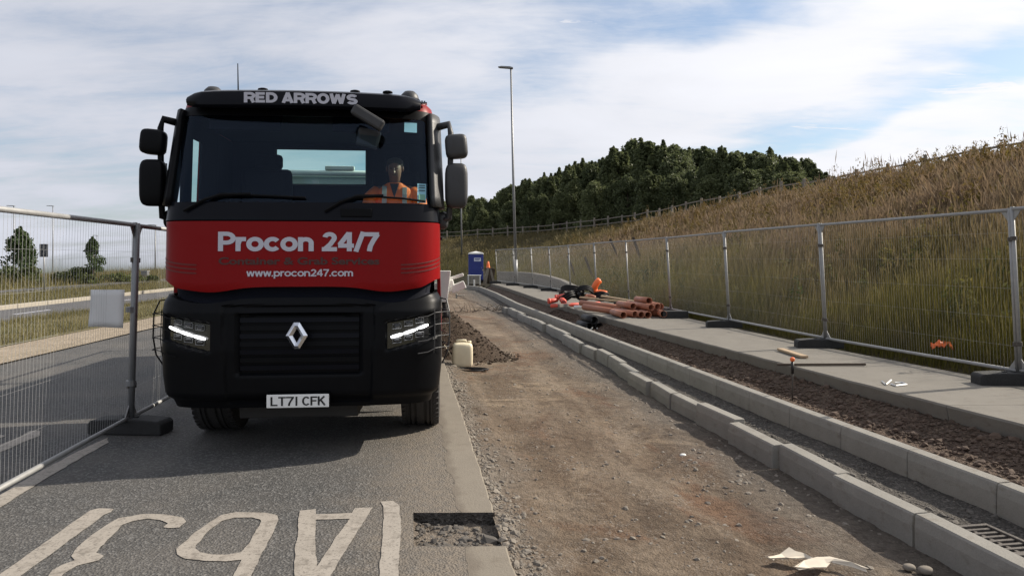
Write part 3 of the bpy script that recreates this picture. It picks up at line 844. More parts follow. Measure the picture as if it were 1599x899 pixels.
# tall dead stalks along the crest
p = scatter_bank(900, 14, 62, 11.0, 14.5)
thick = fbm(p[:, 0], p[:, 1], .35, 71); p = p[thick > -.02]
z = z_bank(p[:, 0], p[:, 1]); h = rng.gamma(4, .13, len(p)) + .15
tt, tn = blades(np.stack([p[:, 0], p[:, 1], z - .03], -1), h, np.full(len(p), .024), h * .12, np.ones(len(p), bool))
tr.append(tt); ti.append(tn * .4)
gr = tri_soup('bank_grass', np.concatenate(tr), MT['bank_grass'], np.concatenate(ti))
# broad-leaved weeds: upright stems with leaf and seed clusters
p = np.concatenate([scatter_bank(900, 7, 30, .6, 14.2), scatter_bank(900, 12, 60, 6.5, 14.4)])
th_ = fbm(p[:, 0], p[:, 1], .45, 77); p = p[th_ > -.06]
nw, per_ = len(p), 46
H_ = rng.gamma(6, .085, nw) + .22
zz = z_bank(p[:, 0], p[:, 1])
tq = rng.random((nw, per_)) ** .7; an = rng.uniform(0, 6.283, (nw, per_))
rd = (.05 + .20 * (1 - tq)) * rng.uniform(.2, 1, (nw, per_)) * (H_ / .7)[:, None]
c_ = np.stack([p[:, 0, None] + np.cos(an) * rd, p[:, 1, None] + np.sin(an) * rd, (zz - .02)[:, None] + H_[:, None] * tq], -1).reshape(-1, 3)
a_ = rng.normal(size=c_.shape); a_[:, 2] = np.abs(a_[:, 2]) + .4; a_ /= np.linalg.norm(a_, axis=1)[:, None]
b_ = np.cross(a_, rng.normal(size=c_.shape)); b_ /= np.linalg.norm(b_, axis=1)[:, None]
s_ = (rng.uniform(.035, .10, len(c_)) * (1.25 - .75 * tq.reshape(-1)))[:, None]
wt = np.concatenate([np.stack([c_ - a_ * s_, c_ + b_ * s_ * .42, c_ + a_ * s_], 1), np.stack([c_ - a_ * s_, c_ + a_ * s_, c_ - b_ * s_ * .42], 1)])
wti = np.repeat(rng.random(nw), per_); wd = tri_soup('bank_weeds', wt, MT['weeds'], np.concatenate([wti, wti]))
tag(wd, 'broad-leaved weeds scattered over the grass of the bank', 'weeds', kind='stuff')
tag(gr, 'tall seeding grass, green low down and brown higher up the bank', 'grass', kind='stuff')

# ------------------------------------------------------------------ the far side, to the left
road2 = empty('carriageway'); road2['kind'] = 'structure'
sheet('dusty_path', LINE(-8.25), LINE(-6.95), -8, 150, 4, 80, lambda x, y, u: 0.02 + .015 * fbm(x, y, 2, 81), MT['tan'])
vz = lambda x, y, u: 0.03 + .06 * np.sin(np.pi * u) + .03 * fbm(x, y, 1.5, 82)
sheet('grass_verge', LINE(-11.35), LINE(-8.25), -8, 150, 8, 120, vz, MT['verge'])
sheet('carriageway_surface', LINE(-14.45), LINE(-11.35), -8, 170, 4, 60, flat(0.0), MT['asphalt_far'], road2)
# kerb stones of the far carriageway
def kerb_far(a, name, y0, y1, step, w, h):
    y = y0
    while y < y1:
        yy = y + step / 2
        mm = Matrix.Rotation(math.atan(SLOPE), 4, 'Z')
        MB().box((0, 0, 0), (w, step - .02, h)).build(name, MT['pale_kerb'], road2, bevel=.015).matrix_local = Matrix.Translation((a - SLOPE * yy, yy, h / 2 - .04)) @ mm
        y += step
kerb_far(-14.55, 'kerb_stone', 17, 62, 1.83, .16, .18)
for k in range(6):
    y = 21.5 + k * 6.2
    sheet('road_marking', LINE(-12.98), LINE(-12.86), y, y + 2.0, 1, 2, flat(.005), MT['letter'], road2)
v2 = lambda x, y, u: 0.09 + .05 * fbm(x, y, 1.0, 83)
sheet('grass_verge', LINE(-20.0), LINE(-14.62), -8, 170, 10, 100, v2, MT['verge'])
sheet('footpath', LINE(-22.4), LINE(-20.0), -8, 170, 3, 40, flat(0.085), MT['asphalt_far'])
def v3(x, y, u):
    a = x + SLOPE * y
    return 0.09 + .20 * fbm(x, y, .35, 84) - 0.055 * np.maximum(0, -(a + 33))
sheet('rough_grass', LINE(-75), LINE(-22.4), -8, 260, 40, 120, v3, MT['verge'])
tr, ti = [], []
for (a0, a1, z0, n, y0, y1, hh, wf) in ((-11.3, -8.3, .04, 42000, 11, 36, .10, 1.4), (-19.9, -14.8, .09, 26000, 20, 60, .14, 2.2), (-36, -22.5, .08, 42000, 30, 90, .42, 3.2)):
    y = rng.uniform(y0, y1, n); a = rng.uniform(a0, a1, n); x = a - SLOPE * y
    ok = (x / y > -.80) & (x / y < -.30); x, y = x[ok], y[ok]
    h = rng.gamma(5, hh / 5, len(x)) * (1 + fbm(x, y, .7, 85))
    zz = np.full(len(x), z0) if z0 != .08 else v3(x, y, None)
    tt, tn = blades(np.stack([x, y, zz], -1), h, rng.uniform(.006, .012, len(x)) * wf, h * rng.uniform(.2, .9, len(x)), np.zeros(len(x), bool))
    tr.append(tt); ti.append(tn)
gl = tri_soup('verge_grass', np.concatenate(tr), MT['dry_grass'], np.concatenate(ti))
tag(gl, 'short dry yellowing grass on the verges beyond the left fence', 'grass', kind='stuff')

# ------------------------------------------------------------------ loose stones and clods
def stones(name, pts, size, mat, label, cat, parent=None):
    n = len(pts)
    g_ = (1 + 5 ** .5) / 2
    oc = np.array([(-1, g_, 0), (1, g_, 0), (-1, -g_, 0), (1, -g_, 0), (0, -1, g_), (0, 1, g_), (0, -1, -g_), (0, 1, -g_), (g_, 0, -1), (g_, 0, 1), (-g_, 0, -1), (-g_, 0, 1)]) / 1.9
    fc = np.array([(0, 11, 5), (0, 5, 1), (0, 1, 7), (0, 7, 10), (0, 10, 11), (1, 5, 9), (5, 11, 4), (11, 10, 2), (10, 7, 6), (7, 1, 8), (3, 9, 4), (3, 4, 2), (3, 2, 6), (3, 6, 8), (3, 8, 9), (4, 9, 5), (2, 4, 11), (6, 2, 10), (8, 6, 7), (9, 8, 1)])
    v = oc[None] * (1 + rng.uniform(-.28, .28, (n, 12, 1))) + rng.uniform(-.12, .12, (n, 12, 3))
    v = v * size[:, None, None] * np.stack([np.ones(n), rng.uniform(.6, 1.1, n), rng.uniform(.45, .8, n)], -1)[:, None, :]
    a = rng.uniform(0, 6.28, n); c, s = np.cos(a), np.sin(a)
    x = v[..., 0] * c[:, None] - v[..., 1] * s[:, None]; y = v[..., 0] * s[:, None] + v[..., 1] * c[:, None]
    v = np.stack([x, y, v[..., 2]], -1) + pts[:, None, :]
    t = v[:, fc, :].reshape(-1, 3, 3)
    o = tri_soup(name, t, mat)
    if parent: o.parent = parent
    else: tag(o, label, cat)
    o['kind'] = 'stuff'
    return o
n = 9000
y = 2.4 + 14 * rng.random(n) ** 1.6; uu = rng.random(n)
x = EDGE(y) + .02 + (K1(y) - EDGE(y)) * uu
z = z_dirt(x, y, uu)
keep = (fbm(x, y, 1.1, 91) + rng.uniform(-.5, .5, n)) > .22
size = np.minimum(rng.gamma(2.2, .0042, n) * np.where(uu > .72, 1.6, 1.0), .026)
n2 = 3800
y2 = 2.2 + 15 * rng.random(n2) ** 1.5; dd = np.abs(rng.normal(.05, .09, n2)); x2 = EDGE(y2) + dd
z2 = z_dirt(x2, y2, dd / (K1(y2) - EDGE(y2)))
pts = np.concatenate([np.stack([x, y, z], -1)[keep], np.stack([x2, y2, z2], -1)])
stones('gravel', pts, np.concatenate([size[keep], rng.gamma(2.2, .0044, n2)]), MT['stone'], 'loose pale gravel over the dug-out strip beside the lane', 'gravel')
n = 4500
y = 2.4 + 15 * rng.random(n) ** 1.5; uu = rng.random(n); x = K1(y) + .16 + (K2(y) - K1(y) - .2) * uu
stones('gravel', np.stack([x, y, z_ch(x, y, uu)], -1), rng.gamma(2.2, .005, n), MT['stone_dark'], 'grey gravel lying between the two kerb rows', 'gravel')
n = 420
y = rng.uniform(Y_A + .02, Y_B - .02, n); uu = rng.random(n); x = EDGE(y) + D_N + .02 + (abs(D_N) - .02) * uu
stones('gravel', np.stack([x, y, z_patch(x, y, uu)], -1), rng.gamma(2.0, .005, n), MT['stone_dark'], 'crumbled stone in the sawn-out patch of the lane', 'gravel')
n = 9000
y = 3 + 20 * rng.random(n) ** 1.4; uu = np.clip(rng.normal(.66, .19, n), .04, .97); x = K2(y) + .10 + (SLAB(y) - K2(y)) * uu
stones('clods', np.stack([x, y, z_tr(x, y, uu) + .004], -1), rng.gamma(2.0, .0068, n), MT['clod'], 'red-brown clods along the trench below the footway', 'soil')
# ------------------------------------------------------------------ the truck
# local frame: x to the right of the picture, y towards the truck's rear, z up; origin on the road below the bumper
truck = empty('tipper_lorry', (-1.752, 5.88, 0), R(5.6), 'black and red lorry with lit headlights facing the camera on the lane', 'lorry')
NE, DC = 4.6, 0.46
def wz(z): return float(np.interp(z, [.38, .55, .7, 1.30, 1.38, 1.42, 1.97, 2.12, 2.93, 3.05, 3.12], [1.10, 1.15, 1.165, 1.165, 1.12, 1.15, 1.15, 1.14, 1.105, 1.06, 1.0]))
def yf(z): return float(np.interp(z, [.38, .55, .9, 1.22, 1.34, 1.42, 1.97, 2.12, 2.93, 3.05, 3.12], [.10, .03, 0, .01, .07, .055, .075, .10, .33, .37, .46]))
def th_of(f): return math.asin(min(1, abs(f)) ** (NE / 2)) * (1 if f >= 0 else -1)
def cab(th, z, off=0.0):
    w, s, c = wz(z), abs(math.sin(th)), max(0, math.cos(th))
    q = s ** (2 / NE); k = c ** (2 / NE)
    sg = 1 if th >= 0 else -1
    nx, ny = q ** (NE - 1) / w * sg, -(k ** (NE - 1)) / DC
    L = math.hypot(nx, ny)
    return (w * q * sg + nx / L * off, yf(z) + DC * (1 - k) + ny / L * off, z)
def front(x, z, off=0.0):
    """point of the cab's front surface at a given x and height"""
    return cab(th_of(x / wz(z)), z, off)
HALF = [0, .08, .16, .24, .32, .40, .47, .54, .60, .66, .71, .76, .80, .84, .87, .90, .925, .945, .963]
TH = [th_of(f) for f in HALF]
while TH[-1] < R(82): TH.append(TH[-1] + (R(90) - TH[-1]) * .28)
TH.append(R(89.9))
FULL = [-t for t in reversed(TH[1:])] + TH
def skin(name, zs, ths, mat, off=0.0, inset=None, lip=.025, side_to=None, parent=truck, z_edge=None):
    """band of the cab surface between heights zs, with lips turned in along its edges"""
    rows = []
    for r, z in enumerate(zs):
        row = []
        for t in ths:
            x0 = cab(t, z)[0]
            zz = z_edge(r, x0, z) if z_edge else z
            o_ = off - (inset(x0, zz) if inset else 0)
            row.append(cab(t, zz, o_))
        if side_to:
            for sg, pos in ((-1, 0), (1, -1)):
                b = row[pos]
                ext = (b[0], side_to, b[2])
                mid = (b[0], (b[1] + side_to) / 2, b[2])
                if sg < 0: row = [ext, mid] + row
                else: row = row + [mid, ext]
        rows.append(row)
    if lip:
        def inn(row):
            return [(p[0] * (1 - lip / 1.1), p[1] + lip, p[2]) for p in row]
        rows = [inn(rows[0])] + rows + [inn(rows[-1])]
    n = len(rows[0])
    vs = [p for r_ in rows for p in r_]
    fs = [(i * n + j, i * n + j + 1, (i + 1) * n + j + 1, (i + 1) * n + j) for i in range(len(rows) - 1) for j in range(n - 1)]
    o = mesh_obj(name, vs, fs, mat, parent)
    return smooth_by_angle(o, 38)

# lower front: bumper with a sunk grille and lamp pockets
def step(x, e, w=.02):
    t = min(1, max(0, (x - e) / w + .5)); return t * t * (3 - 2 * t)
def ins(x, z):
    a = abs(x); v = 0.0
    v += .050 * step(.50, a) * step(z, .70) * step(1.20, z)                     # grille
    v += .030 * step(.62 - (1.3 - z) * .05, a, .03) * step(z, .46) * step(1.27, z)   # centre plane behind the side pods
    lo, hi = .90 + (a - .74) * .24, 1.13 + (a - .74) * .16
    v += .060 * step(a, .715) * step(1.12, a) * step(z, lo) * step(hi, z)       # lamp pocket
    v += .035 * step(.5, z, .05)
    return v
HB = [i / 56 for i in range(57)]
THB = [th_of(f * .965) for f in HB]
while THB[-1] < R(82): THB.append(THB[-1] + (R(90) - THB[-1]) * .28)
THB.append(R(89.9))
FB = [-t for t in reversed(THB[1:])] + THB
def bumper_top(r, x, z):
    a = abs(x)
    dip = .045 * math.exp(-((a - .75) / .24) ** 2) - .03 * step(a, 1.05, .2)
    t = (z - .42) / (1.335 - .42)
    return z - dip * max(0, t - .75) / .25
bump_o = skin('bumper', [.42 + (1.335 - .42) * i / 60 for i in range(61)], FB, MT['black'], 0, ins, .03, .95, z_edge=bumper_top)
skin('front_gap', [1.28, 1.36, 1.46], FULL, MT['interior'], -.07, None, 0, 1.0)
for k in range(7):
    z = .735 + k * .066
    vs, fs = [], []
    xs = np.linspace(-.485, .485, 15)
    for x in xs:
        a = front(x, z, -.060); b = front(x, z + .038, -.062); c = front(x, z + .034, -.085); d = front(x, z - .004, -.085)
        vs += [a, b, c, d]
    for i in range(14):
        for e in range(4):
            fs.append((4 * i + e, 4 * i + (e + 1) % 4, 4 * i + 4 + (e + 1) % 4, 4 * i + 4 + e))
    fs += [(3, 2, 1, 0), tuple(56 + e for e in range(4))]
    mesh_obj('grille_slat', vs, fs, MT['black'] if k % 2 else MT['black_gloss'], truck)
# emblem: a standing diamond ring with a ridge
def ring(name, cx, cz, w, h, t, mat, parent):
    o8 = [(0, 1), (.42, .92), (1, 0), (.42, -.92), (0, -1), (-.42, -.92), (-1, 0), (-.42, .92)]
    o8 = [(.26, 1), (1, 0), (.26, -1), (-.26, -1), (-1, 0), (-.26, 1)]
    i8 = [(.02, .52), (.36, 0), (.02, -.52), (-.02, -.52), (-.36, 0), (-.02, .52)]
    n = 6; vs, fs = [], []
    for lay, (pl, s, dy) in enumerate(((o8, 1, -.045), (o8, .99, -.07), ([((a[0] + b[0]) / 2, (a[1] + b[1]) / 2) for a, b in zip(o8, i8)], 1, -.092), (i8, 1, -.07), (i8, 1, -.045))):
        for p in pl:
            f = front(cx, cz)
            vs.append((cx + p[0] * w / 2 * s, f[1] + dy, cz + p[1] * h / 2 * s))
    for l_ in range(4):
        for e in range(n):
            fs.append((l_ * n + e, l_ * n + (e + 1) % n, (l_ + 1) * n + (e + 1) % n, (l_ + 1) * n + e))
    return mesh_obj(name, vs, fs, mat, parent)
ring('emblem', 0, 1.033, .175, .215, .03, MT['chrome'], truck)
# number plate
def text_mesh(txt, size, bold=0.0, sx=1.0, spacing=1.0, mat=None):
    cu = bpy.data.curves.new('t', 'FONT'); cu.body = txt; cu.size = size; cu.offset = bold; cu.resolution_u = 4
    cu.space_character = spacing
    o = bpy.data.objects.new('t', cu); COL.objects.link(o)
    dg = bpy.context.evaluated_depsgraph_get()
    me = bpy.data.meshes.new_from_object(o.evaluated_get(dg))
    bpy.data.objects.remove(o); bpy.data.curves.remove(cu)
    bm = bmesh.new(); bm.from_mesh(me)
    bmesh.ops.remove_doubles(bm, verts=bm.verts, dist=1e-5)
    bmesh.ops.triangulate(bm, faces=bm.faces)
    bmesh.ops.subdivide_edges(bm, edges=[e for e in bm.edges if e.calc_length() > .03], cuts=1)
    co = [(v.co.x, v.co.y) for v in bm.verts]
    bm.verts.index_update()
    fs = [[v.index for v in f.verts] for f in bm.faces]
    bm.free(); bpy.data.meshes.remove(me)
    return co, fs
def put_text(name, txt, x0, x1, z0, z1, mat, where, bold=0.0, spacing=1.0, cap=None, parent=truck):
    """text fitted between x0..x1 and z0..z1 and laid on a surface"""
    co, fs = text_mesh(txt, 1.0, bold, 1, spacing)
    xs = [c[0] for c in co]; ref, _ = text_mesh(cap or 'H', 1.0, bold)
    ys = [c[1] for c in ref]
    a, b = min(xs), max(xs); c, d = min(ys), max(ys)
    vs = [where(x0 + (p[0] - a) / (b - a) * (x1 - x0), z0 + (p[1] - c) / (d - c) * (z1 - z0)) for p in co]
    return mesh_obj(name, vs, fs, mat, parent)
# a small drawn alphabet of bold upright strokes; heights in cap heights
def arc(cx, cy, rx, ry, a0, a1, n=14):
    return [(cx + rx * math.cos(R(a0 + (a1 - a0) * i / n)), cy + ry * math.sin(R(a0 + (a1 - a0) * i / n))) for i in range(n + 1)]
def glyph(ch, t):
    """centre-line strokes and advance width"""
    h = t / 2; X = .73; m = 1 - h
    if ch == ' ': return [], .30
    if ch == 'P': return [[(h, 0), (h, 1)], [(h, m), (.36, m)] + arc(.36, (m + .44) / 2, .28, (m - .44) / 2, 90, -90) + [(h, .44)]], .74
    if ch == 'R': return [[(h, 0), (h, 1)], [(h, m), (.42, m)] + arc(.42, (m + .45) / 2, .28, (m - .45) / 2, 90, -90) + [(h, .45)], [(.40, .48), (.56, .36), (.60, .20), (.70, 0)]], .82
    if ch == 'E': return [[(h, 0), (h, 1)], [(h, m), (.66, m)], [(h, .51), (.62, .51)], [(h, h), (.68, h)]], .74
    if ch == 'D': return [[(h, 0), (h, 1)], [(h, m), (.34, m)] + arc(.34, .5, .36, .5 - h, 90, -90) + [(h, h)]], .82
    if ch == 'A': return [[(h * .9, 0), (.42, 1)], [(.84 - h * .9, 0), (.42, 1)], [(.20, .27), (.64, .27)]], .85
    if ch == 'O': return [arc(.44, .5, .44 - h, .51 - h, 0, 360, 28)], .90
    if ch == 'W': return [[(h * .8, 1), (.30, h * .3)], [(.30, h * .3), (.56, .95)], [(.56, .95), (.82, h * .3)], [(.82, h * .3), (1.12 - h * .8, 1)]], 1.24
    if ch == 'S': return [arc(.35, .5 + (1 - t) / 4, .27, (1 - t) / 4, 20, 268, 16) + arc(.35, .5 - (1 - t) / 4, .27, (1 - t) / 4, 88, -160, 16)], .72
    if ch == 'L': return [[(h, 1), (h, 0)], [(h, h), (.56, h)]], .62
    if ch == 'T': return [[(0, m), (.62, m)], [(.31, m), (.31, 0)]], .64
    if ch == '1': return [[(.16, 1), (.16, 0)]], .32
    if ch == 'C': return [arc(.34, .5, .34 - h, .5 - h, 42, 318, 24)], .68
    if ch == 'F': return [[(h, 0), (h, 1)], [(h, m), (.56, m)], [(h, .52), (.50, .52)]], .60
    if ch == 'K': return [[(h, 0), (h, 1)], [(h, .42), (.54, 1)], [(.24, .60), (.58, 0)]], .62
    if ch == 'r': return [[(h, 0), (h, X)], [(h, .36), (h + .05, X - h * 1.6), (h + .16, X - h), (.44, X - h)]], .46
    if ch == 'o': return [arc(.36, X / 2, .37 - h, X / 2 + .01 - h, 0, 360, 28)], .74
    if ch == 'c': return [arc(.36, X / 2, .37 - h, X / 2 + .01 - h, 38, 322, 24)], .70
    if ch == 'n': return [[(h, 0), (h, X)], [(h, .34)] + arc(.335, X - .30, .335 - h, .30 - h, 180, 0) + [(.67 - h, 0)]], .72
    if ch == 'm': return [[(h, 0), (h, X)], [(h, .36)] + arc(.29, X - .27, .29 - h, .27 - h, 180, 0) + [(.58 - h, 0)], [(.58 - h, .36)] + arc(.29 + .58 - 2 * h, X - .27, .29 - h, .27 - h, 180, 0) + [(1.16 - 3 * h, 0)]], 1.2 - 2.4 * h
    if ch == 'w': return [[(h * .8, X), (.24, 0)], [(.24, 0), (.45, X)], [(.45, X), (.66, 0)], [(.66, 0), (.90 - h * .8, X)]], .92
    if ch == 'p': return [[(h, -.28), (h, X)], arc(.36, X / 2, .36 - h, X / 2 + .01 - h, 0, 360, 26)], .74
    if ch == '2': return [arc(.33, .70, .31 - h, .30 - h, 170, -28, 16) + [(.36, .36), (h * 1.2, h * 1.1)], [(0, h), (.65, h)]], .70
    if ch == '4': return [[(.48, 0), (.48, 1)], [(.46, .96), (.06, .34)], [(0, .29), (.68, .29)]], .72
    if ch == '7': return [[(0, m), (.64, m)], [(.58, m), (.40, .58), (.27, .28), (.22, 0)]], .68
    if ch == '/': return [[(.04, -.02), (.36, 1.02)]], .40
    if ch == '.': return [[(.10, 0), (.10, t)]], .24
    raise KeyError(ch)
def stroke(pts, t, z, M_):
    """flat ribbon along a polyline"""
    vs, fs = [], []
    n = len(pts); closed = n > 3 and math.hypot(pts[0][0] - pts[-1][0], pts[0][1] - pts[-1][1]) < 1e-6
    for i, p in enumerate(pts):
        a = pts[i - 1] if i else (pts[-2] if closed else p); b = pts[i + 1] if i < n - 1 else (pts[1] if closed else p)
        d1 = Vector((p[0] - a[0], p[1] - a[1])); d2 = Vector((b[0] - p[0], b[1] - p[1]))
        if d1.length < 1e-9: d1 = d2
        if d2.length < 1e-9: d2 = d1
        d1.normalize(); d2.normalize(); tn = (d1 + d2).normalized(); k = 1 / max(.45, tn.dot(d1))
        nx, ny = -tn.y * t / 2 * k, tn.x * t / 2 * k
        vs += [M_(p[0] + nx, p[1] + ny, z), M_(p[0] - nx, p[1] - ny, z)]
    for i in range(n - 1): fs.append((2 * i, 2 * i + 1, 2 * i + 3, 2 * i + 2))
    return vs, fs
def write(txt, x0, x1, z0, z1, t, mat, where, parent, name='letter'):
    """letters of a line, each a piece of its own, fitted between x0..x1; where(x, z, lift)"""
    adv = [glyph(c, t) for c in txt]; tot = sum(a for _, a in adv) - .05
    sx = (x1 - x0) / tot; sz = z1 - z0; x = 0
    for st, a in adv:
        m_ = MB()
        for k, pl_ in enumerate(st):
            m_.add(*stroke(pl_, t, k * .0004, lambda u_, v_, w_: where(x0 + (x + u_) * sx, z0 + v_ * sz, w_)))
        if st: m_.build(name, mat, parent)
        x += a
py_ = front(0, .49)[1] - .045
pl = MB().box((-.005, py_, .49), (.50, .012, .108)).build('number_plate', MT['plate'], truck, bevel=.004)
MB().box((-.005, py_ + .03, .49), (.51, .05, .118)).build('plate_holder', MT['black'], truck, bevel=.006)
write('LT71 CFK', -.222, .212, .453, .527, .155, MT['ink'], lambda x, z, l_: (x, py_ - .0085 - l_, z), pl)

# red front panel with the lettering
def red_edge(r, x, z):
    a = abs(x)
    lowz = 1.425 - .045 * math.exp(-((a - .74) / .24) ** 2) + .06 * step(a, 1.06, .18)
    t = (z - 1.42) / (1.965 - 1.42)
    return lowz + t * (1.965 - lowz)
redp = skin('front_panel', [1.42 + (1.965 - 1.42) * i / 16 for i in range(17)], FULL, MT['red'], .006, None, .03, None, z_edge=red_edge)
onred = lambda x, z: front(x, z, .0105)
write('Procon 24/7', -.655, .645, 1.718, 1.877, .215, MT['letter'], lambda x, z, l_: front(x, z, .0105 + l_), redp)
put_text('lettering', 'Container & Grab Services', -.65, .652, 1.607, 1.668, MT['letter_dark'], onred, .030, .98, parent=redp)['kind'] = 'stuff'
write('www.procon247.com', -.425, .432, 1.510, 1.569, .175, MT['letter'], lambda x, z, l_: front(x, z, .0105 + l_), redp)
for sg in (-1, 1):
    for k in range(3):
        vs, fs = [], []
        for i in range(13):
            t = R(28 + i * 4.6) * sg
            zc = 1.60 - k * .034 + .07 * (i / 12) ** 1.5
            vs += [cab(t, zc, .0102), cab(t, zc + .010, .0102)]
        for i in range(12): fs.append((2 * i, 2 * i + 1, 2 * i + 3, 2 * i + 2))
        mesh_obj('stripe', vs, fs, MT['stripe'], truck)
# black scuttle below the windscreen
skin('scuttle_panel', [1.975 + (2.125 - 1.975) * i / 6 for i in range(7)], FULL, MT['black_gloss'], .010, None, .03, None)
MB().box((0, 0, 0), (.26, .03, .075)).build('scuttle_flap', MT['black'], truck, bevel=.01).matrix_local = Matrix.Translation(Vector(front(.46, 2.04)) + Vector((0, -.012, 0)))

# windscreen, pillars, header
GX = .935
ths_g = [t for t in [th_of(f) for f in np.linspace(-GX, GX, 41)]]
skin('windscreen', [2.125 + (2.90 - 2.125) * i / 12 for i in range(13)], ths_g, MT['screen'], 0, None, 0, None)
for sg in (-1, 1):
    a, b = th_of(GX), R(89.9)
    tt = [sg * (a + (b - a) * (i / 8)) for i in range(9)]
    if sg < 0: tt.reverse()
    p = skin('pillar', [2.10 + (2.94 - 2.10) * i / 10 for i in range(11)], tt, MT['black'] if sg < 0 else MT['grey_or_lit_plastic'], .004, None, 0)  # right pillar lighter: its sunlit highlight is put into the colour
    p.modifiers.new('thick', 'SOLIDIFY').thickness = -.05
skin('header', [2.885 + (2.97 - 2.885) * i / 4 for i in range(5)], FULL, MT['black'], .004, None, .03, None)
# roof: red, domed
vs, fs = [], []
prof = [(2.955, 1.0), (3.02, .985), (3.07, .94), (3.10, .80), (3.115, .5), (3.12, .0)]
ths_r = FULL
for z, k in prof:
    for t in ths_r:
        p = cab(t, 2.955)
        vs.append((p[0] * k, 1.1 + (p[1] - 1.1) * k, z))
    vs.append((wz(2.955) * k, 1.1 + .85 * k, z)); vs.append((-wz(2.955) * k, 1.1 + .85 * k, z))
n = len(ths_r) + 2
for i in range(len(prof) - 1):
    for j in range(n):
        fs.append((i * n + j, i * n + (j + 1) % n, (i + 1) * n + (j + 1) % n, (i + 1) * n + j))
roof = smooth_by_angle(mesh_obj('roof', vs, fs, MT['red'], truck), 50)
# sun visor over the windscreen
vs, fs = [], []
xs = np.linspace(-1, 1, 33)
for u_ in xs:
    x = u_ * .985
    e = 1 - abs(u_) ** 14
    y = .155 + .07 * u_ * u_ + .07 * abs(u_) ** 10
    zt = 3.080 - .008 * u_ * u_ - .030 * (1 - e)
    zb = 2.925 + .035 * (1 - e)
    for (dy, z) in ((.03, zb), (.0, zb + .02), (-.005, (zb + zt) / 2), (.02, zt - .015), (.07, zt + .006), (.22, zt + .03), (.24, zt - .01), (.09, zb + .05), (.06, zb + .004)):
        vs.append((x, y + dy, z))
n = 9
for i in range(32):
    for j in range(n):
        fs.append((i * n + j, i * n + (j + 1) % n, (i + 1) * n + (j + 1) % n, (i + 1) * n + j))
fs += [tuple(reversed(range(n))), tuple(32 * n + j for j in range(n))]
visor = smooth_by_angle(mesh_obj('sun_visor', vs, fs, MT['black_gloss'], truck), 40)
def onvisor(x, z):
    u_ = x / .985
    return (x, .155 + .07 * u_ * u_ + .07 * abs(u_) ** 10 - .0115, z)
write('RED ARROWS', -.475, .452, 2.960, 3.047, .25, MT['letter'], lambda x, z, l_: (lambda q_: (q_[0], q_[1] - l_, q_[2]))(onvisor(x, z)), visor)
for x in (-.36, .42, .70):
    MB().lathe([(.045, 0), (.040, .016), (.02, .022)], 14, Matrix.Translation((x, .32, 3.10)) @ Matrix.Scale(.6, 4, (0, 1, 0))).build('visor_cap', MT['black'], visor, True)
for sg, x in ((-1, -.84), (1, .88)):
    b = MB().lathe([(.085, 0), (.085, .03), (.075, .065), (.045, .095), (.01, .10)], 20, Matrix.Translation((x, .55, 3.075))).build('beacon', MT['grey_or_lit_plastic'], truck, True)
    MB().lathe([(.095, 0), (.095, .02)], 20, Matrix.Translation((x, .55, 3.075))).build('beacon_base', MT['black'], b)
m = MB()
for k in range(5): m.box((.93 + k * .022, .42, 3.055 - k * .002), (.014, .05, .02))
m.box((.975, .43, 3.04), (.13, .06, .015)); m.build('marker_lamp', MT['lens'], truck)
MB().tube([(-.64, .6, 3.1), (-.645, .6, 3.40)], [.007, .004], 6).build('aerial', MT['black'], truck)

